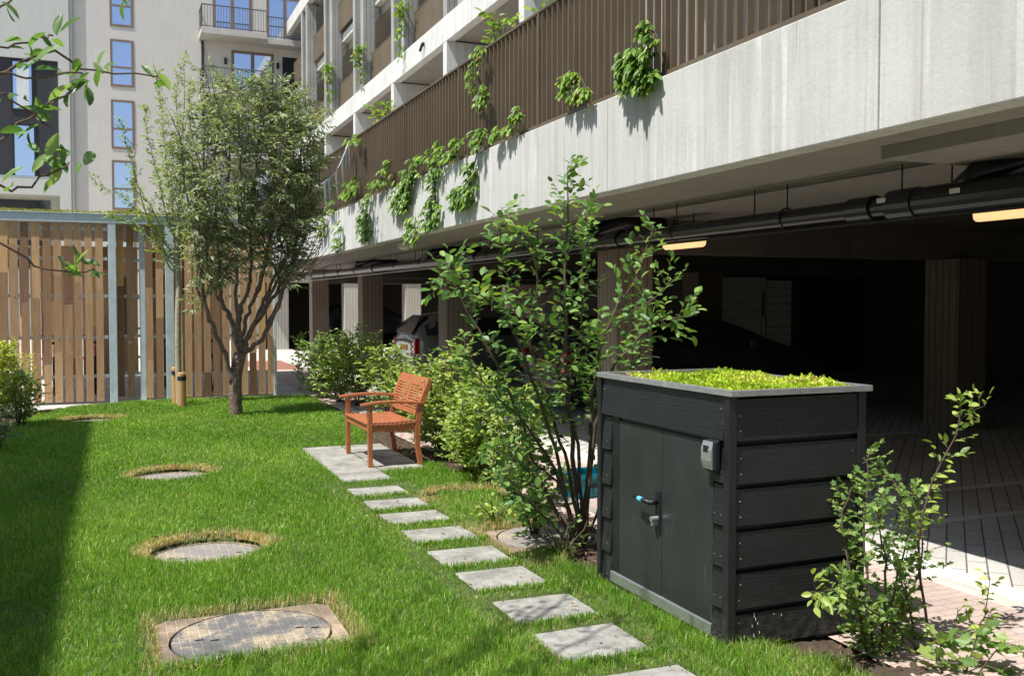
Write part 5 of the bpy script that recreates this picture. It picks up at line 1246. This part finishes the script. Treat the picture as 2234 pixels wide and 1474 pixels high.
vine([(912, 362, 14, 28), (890, 390, 26, 24), (885, 425, 30, 34), (872, 445, 20, 20)], 'thick vine bunch climbing and hanging left of the narrow one', mat='leaf_vine_dark', dens=.9, Lr=(.1, .15))
vine([(905, 485, 14, 22), (908, 512, 22, 18)], 'low vine end dangling below the fascia above the dome lamp', mat='leaf_vine_dark', dens=.9, Lr=(.1, .14))
vine([(852, 352, 9, 22), (840, 390, 20, 22), (820, 405, 16, 12)], 'upright vine sprig leaning on the railing left of centre', Lr=(.11, .15))
vine([(803, 440, 12, 22), (800, 485, 18, 36), (805, 505, 18, 22)], 'dark green vine column hanging down the fascia', mat='leaf_vine_dark', dens=.9, Lr=(.1, .15))
vine([(775, 402, 22, 26), (760, 425, 24, 14), (730, 445, 26, 14)], 'pale vine creeping along the railing foot towards the tree', Lr=(.12, .16))
vine([(745, 500, 9, 24), (743, 530, 16, 18)], 'small hanging vine between the column and the tree', mat='leaf_vine_dark', dens=.9, Lr=(.11, .15))
vine([(712, 480, 12, 24), (706, 505, 14, 20)], 'vine hanging at the left end of the fascia beside the tree', mat='leaf_vine_dark', dens=.9, Lr=(.12, .16))
vine([(772, 302, 18, 12), (785, 315, 10, 14)], 'small vine over the top rail next to the bunting', Lr=(.11, .15))
def deckplant(u, v, r_, label, X=XF + 0.45, mat='leaf_vine'):
    c = gx(u, v, X); root = empty('deck_plant', (c[0], c[1], ZT - .1), label, 'plant', 'plants on the deck')
    mb = MB(); leaf = ([], [], []); st2 = []
    ex = abs(gx(u, v - r_, X)[2] - c[2])
    for _ in range(5): e = c + np.array([R(-.15, .15), R(-.25, .25), R(-.3, 1) * ex]); st2.append(([(c[0], c[1], ZT - .1), (c[0], c[1], (c[2] + ZT) / 2), e], .012, .004))
    grow(st2, mb, leaf, tw_step=.06, tw_len=(.08, .25), t0=.6, lf_step=.05, up=.3)
    mb.build('stem', 'twig', root); n = len(leaf[0]); L = rng.uniform(.07, .12, n); leaves_mesh('foliage', leaf[0], leaf[1], leaf[2], L, L * .5, mat, root)
deckplant(1100, 45, 25, 'leafy plant rising above the top rail near the upper middle')
deckplant(842, 235, 14, 'plant showing over the rail below the first concrete cross wall')
deckplant(1190, 15, 16, 'pale plant showing over the rail at the top edge')
def fplant(u, v, label):
    c = gx(u, v, XU - 0.1); root = empty('hanging_plant', tuple(c), label, 'plant', 'plants hanging between the fins')
    mb = MB(); leaf = ([], [], []); st2 = []
    for _ in range(4): e = c + np.array([R(-.1, .1), R(-.2, .2), -R(.4, 1.4)]); st2.append(([(c[0] + .12, c[1], c[2]), c + np.array([-.1, 0, .1]), e], .01, .004))
    grow(st2, mb, leaf, tw_step=.1, tw_len=(.1, .3), t0=.1, lf_step=.08, up=.3, droop=.3)
    mb.build('stem', 'twig', root); n = len(leaf[0]); L = rng.uniform(.12, .2, n); leaves_mesh('foliage', leaf[0], leaf[1], leaf[2], L, L * .5, 'leaf_vine', root)
fplant(787, 112, 'plant hanging between the second pair of fins above the deck'); fplant(719, 152, 'plant hanging between fins left of the brighter one'); fplant(878, 25, 'sparse plant hanging by a fin at the top edge')

# bunting
bt = empty('bunting', tuple(gx(762, 308, XF - .1)), 'string of white and pale blue pennants from the railing to the tree', 'bunting')
A = gx(762, 308, XF - .05); Bq = gy(700, 402, 13.2); m = MB(); path = smooth_path([A, (A + Bq) / 2 + np.array([0, 0, -.15]), Bq], 16); m.tube(path, .006, 4); m.build('string', 'pennant_white', bt)
for i, k in enumerate((1, 3, 5, 8, 11, 13)):
    p = path[k]; s2 = unit(path[k + 1] - p) * .15; m = MB()
    a, b, c = p - s2, p + s2, p + np.array([.02, .0, -.42])
    m.add([a, b, c, a + [.004, 0, 0], b + [.004, 0, 0], c + [.004, 0, 0]], [(0, 1, 2), (5, 4, 3), (0, 3, 4, 1), (1, 4, 5, 2), (2, 5, 3, 0)]); m.build('pennant', 'pennant_blue' if i % 3 == 1 else 'pennant_white', bt)

# ================================================================== TEAL CRATE
cr = empty('teal_crate', (3.72, 7.3, 0), 'teal plastic crate on the brick path behind the tall shrub', 'crate')
x0, x1, y0, y1, h_ = 3.50, 3.92, 7.1, 7.42, .20
m = MB(); t0 = .012
m.box(x0, x1, y0, y1, .006, .02); m.box(x0, x1, y0, y0 + t0, .021, h_); m.box(x0, x1, y1 - t0, y1, .021, h_); m.box(x0, x0 + t0, y0 + t0 + .001, y1 - t0 - .001, .021, h_); m.box(x1 - t0, x1, y0 + t0 + .001, y1 - t0 - .001, .021, h_)
m.build('crate_body', 'teal_plastic', cr, bevel=.003)
m = MB()
for (a, b, c, d) in ((x0 - .012, x1 + .012, y0 - .012, y0 + .001), (x0 - .012, x1 + .012, y1 - .001, y1 + .012), (x0 - .012, x0 + .001, y0 + .002, y1 - .002), (x1 - .001, x1 + .012, y0 + .002, y1 - .002)): m.box(a, b, c, d, h_ - .035, h_ + .004)
for k in range(4):
    m.box(x0 - .008, x0 + .001, y0 + .04 + k * .09, y0 + .055 + k * .09, .02, h_ - .04); m.box(x0 + .04 + k * .11, x0 + .055 + k * .11, y0 - .008, y0 + .001, .02, h_ - .04)
m.build('rim', 'teal_plastic', cr, bevel=.002)
m = MB(); m.box(x0 + .15, x0 + .29, y0 - .0135, y0 - .011, h_ - .11, h_ - .08); m.box(x0 - .0135, x0 - .011, y0 + .12, y0 + .23, h_ - .03, h_ - .008); m.build('grip_opening', 'rubber', cr)

# ================================================================== CARS (tails towards the path)
def car(x0, yc, L, Wd, Hh, body, label, hatch=True, lamp=True):
    """x0 = tail, car points to +X, stands on z=0"""
    root = empty('parked_car', (x0 + L / 2, yc, 0), label, 'car', 'cars parked under the deck')
    # stations: x, z_low, z_belt, z_top, w_belt, w_top
    if hatch: stn = [(0.0, .42, .80, .86, .80, .74), (.04, .30, .92, .98, .90, .80), (.16, .24, .95, 1.18, .96, .78), (.38, .22, .96, 1.36, .99, .74), (.75, .22, .95, 1.44, 1.0, .73), (1.6, .20, .93, 1.47, 1.0, .72), (2.3, .20, .92, 1.43, 1.0, .71), (2.75, .20, .91, 1.22, 1.0, .76), (3.1, .20, .90, .98, .99, .86), (3.6, .22, .84, .88, .96, .82), (3.9, .26, .74, .78, .88, .72), (4.0, .36, .62, .64, .72, .6)]
    else: stn = [(0.0, .42, .74, .78, .80, .74), (.05, .28, .90, .94, .92, .84), (.25, .22, .95, 1.06, .97, .82), (.65, .22, .95, 1.34, .99, .74), (1.0, .20, .94, 1.42, 1.0, .72), (1.8, .20, .92, 1.45, 1.0, .71), (2.5, .20, .91, 1.40, 1.0, .71), (3.0, .20, .90, 1.14, 1.0, .78), (3.35, .20, .89, .97, .99, .86), (3.75, .22, .82, .87, .95, .80), (3.95, .28, .70, .75, .84, .7), (4.0, .36, .6, .62, .7, .6)]
    sx, sz, hw = L / 4.0, Hh / 1.46, Wd / 2
    rows = []
    for (x, zl, zb, zt, wb, wt) in stn:
        half = [(0, zl), (.78 * wb, zl), (.95 * wb, zl + .08), (1.0 * wb, (zl + zb) / 2 + .05), (.985 * wb, zb), ((wb * .35 + wt * .65) if zt - zb > .12 else wt * 1.06, zb + (zt - zb) * .62), (wt * .90, zt - .02), (wt * .55, zt + .01), (0, zt + .02)]
        ring = [(x0 + x * sx, yc + hw * y, z * sz) for y, z in half] + [(x0 + x * sx, yc - hw * y, z * sz) for y, z in half[-2:0:-1]]
        rows.append(ring)
    nR = len(rows[0]); vs = [p for r_ in rows for p in r_]; fs = []
    for i in range(len(rows) - 1):
        for k in range(nR): fs.append((i * nR + k, (i + 1) * nR + k, (i + 1) * nR + (k + 1) % nR, i * nR + (k + 1) % nR))
    fs += [tuple(range(nR))[::-1], tuple(range((len(rows) - 1) * nR, len(rows) * nR))][::1]
    m = MB(); m.add(vs, fs); o = m.build('body', body, root, smooth=True); sm_ = o.modifiers.new('s', 'SUBSURF'); sm_.levels = 2; sm_.render_levels = 2
    def cross(i, side, j):  # ring vertex
        return np.array(rows[i][j] if side > 0 else rows[i][(nR - j) % nR])
    # side windows
    for side in (-1, 1):
        n0 = np.array([0, side * .012, .004])
        for (a, b) in ((2.35, 3.9), (4.1, 5.6), (5.75, 7.2)) if hatch else ((3.1, 4.1), (4.2, 5.3), (5.45, 7.2)):
            def ip(t_, j):
                i = int(t_); f_ = t_ - i; return cross(i, side, j) * (1 - f_) + cross(min(i + 1, len(rows) - 1), side, j) * f_
            m = MB(); P4 = [ip(a, 4) * .85 + ip(a, 5) * .15, ip(b, 4) * .85 + ip(b, 5) * .15, ip(b, 5) * .55 + ip(b, 6) * .45, ip(a, 5) * .55 + ip(a, 6) * .45]
            m.add([p + n0 for p in P4] + [p - n0 * 2 for p in P4], [(0, 1, 2, 3), (4, 7, 6, 5), (0, 4, 5, 1), (1, 5, 6, 2), (2, 6, 7, 3), (3, 7, 4, 0)]); m.build('side_window', 'dark_glass', root)
    # rear window
    a, b = (1, 3) if hatch else (2, 4)
    m = MB(); sc_ = .80
    def rp(i, w_, dz): x, zl, zb, zt, wb, wt = stn[i]; return (x0 + x * sx - .012, yc + w_ * hw * wt * sc_, (zt + dz) * sz)
    P4 = [rp(a, -1, .03), rp(a, 1, .03), rp(b, 1, .0), rp(b, -1, .0)]; P5 = [rp(a + 1, -1, .035), rp(a + 1, 1, .035)]
    m.add(P4[:2] + P5[::-1] + P4[2:], [(0, 1, 2, 3), (3, 2, 4, 5)]); w_ = m.build('rear_window', 'dark_glass', root); sf = w_.modifiers.new('t', 'SOLIDIFY'); sf.thickness = .02
    # lamps, plate, bumper
    for side in (-1, 1):
        m = MB(); yb = yc + side * hw * .84; m.hexa([(x0 - .01, yb - .09, .62 * sz), (x0 + .22, yb + side * .02 - .04 + .02, .62 * sz), (x0 + .22, yb + .11, .62 * sz), (x0 + .0, yb + .09, .62 * sz), (x0 + .0, yb - .09, .93 * sz), (x0 + .2, yb - .03, .93 * sz), (x0 + .2, yb + .09, .93 * sz), (x0 + .02, yb + .08, .93 * sz)])
        tl = m.build('tail_light', 'tail_red', root, bevel=.02)
        m = MB(); m.box(x0 - .018, x0 + .0, yb - .05, yb + .05, .69 * sz, .74 * sz); m.box(x0 - .014, x0 + .0, yb - .05, yb + .05, .80 * sz, .85 * sz); m.build_each('lens', 'tail_clear', tl)
    m = MB(); m.box(x0 - .012, x0 + .03, yc - .26, yc + .26, .68 * sz, .79 * sz); m.build('number_plate', 'plate_yellow', root)
    m = MB(); m.box(x0 - .035, x0 + .3, yc - hw * .93, yc + hw * .93, .32, .55); m.build('bumper', body, root, bevel=.06)
    m = MB(); m.box(x0 - .045, x0 - .02, yc - hw * .8, yc + hw * .8, .50, .515); m.build('bumper_strip', 'steel', root)
    for x in (.72, 3.25):
        for side in (-1, 1):
            m = MB(); c = (x0 + x * sx, yc + side * (hw - .08), .31); m.tube([(c[0], c[1] - .1, c[2]), (c[0], c[1] + .1, c[2])], .31, 24); wh = m.build('wheel', 'rubber', root, bevel=.02)
            m = MB(); e = c[1] + side * .105; m.tube([(c[0], e - side * .02, c[2]), (c[0], e, c[2])], .19, 18); m.build('rim', 'steel', wh)
    for side in (-1, 1):
        m = MB(); m.box(x0 + 2.62 * sx, x0 + 2.75 * sx, yc + side * hw * .98 - .09, yc + side * hw * .98 + .09, .95, 1.07); m.build('side_mirror', body, root, bevel=.02)
car(5.45, 18.9, 4.0, 1.72, 1.47, 'silver_paint', 'silver hatchback with a yellow plate, tail showing between two columns')
car(5.95, 13.2, 4.75, 1.78, 1.45, 'grey_paint', 'dark grey car hidden behind the tall shrub, its bonnet ending behind the shed', hatch=False)
car(7.2, 37.2, 4.4, 1.8, 1.6, 'dark_paint', 'dark car inside the leftmost dark garage opening')

# fallen leaves and chips on the bed
n = 1500; x = rng.uniform(2.6, 3.4, n); y = rng.uniform(3.0, 12, n); k = (x > lawn_right(y) + .02) & ~((x > 2.55) & (x < 3.62) & (y > 3.6) & (y < 5.02)); x, y = x[k], y[k]; n = len(x)
x2 = np.concatenate([rng.uniform(a, b, 7) for a, b, e in STONES] + [rng.uniform(1.92, 2.8, 26), rng.uniform(-1, 2.6, 90)]); y2 = np.concatenate([rng.uniform(e - .4, e, 7) for a, b, e in STONES] + [rng.uniform(9.0, 10.7, 26), rng.uniform(3.8, 11, 90)])
x = np.concatenate([x, x2]); y = np.concatenate([y, y2]); zz_ = np.concatenate([.02 + rng.random(n) * .012, np.full(len(x2) - 90, .021), rng.uniform(.03, .06, 90)]); n = len(x)
D = rng.normal(0, 1, (n, 3)); D[:, 2] *= .25; N = rng.normal(0, .35, (n, 3)) + np.array([0, 0, 1.]); L = rng.uniform(.012, .04, n)
lt = leaves_mesh('leaf_litter', np.stack([x, y, zz_], 1), D, N, L, L * .4, 'dead_leaf', None, 'narrow'); tag(lt, 'dry brown leaf litter on the planting bed', 'leaf litter', kind='stuff')
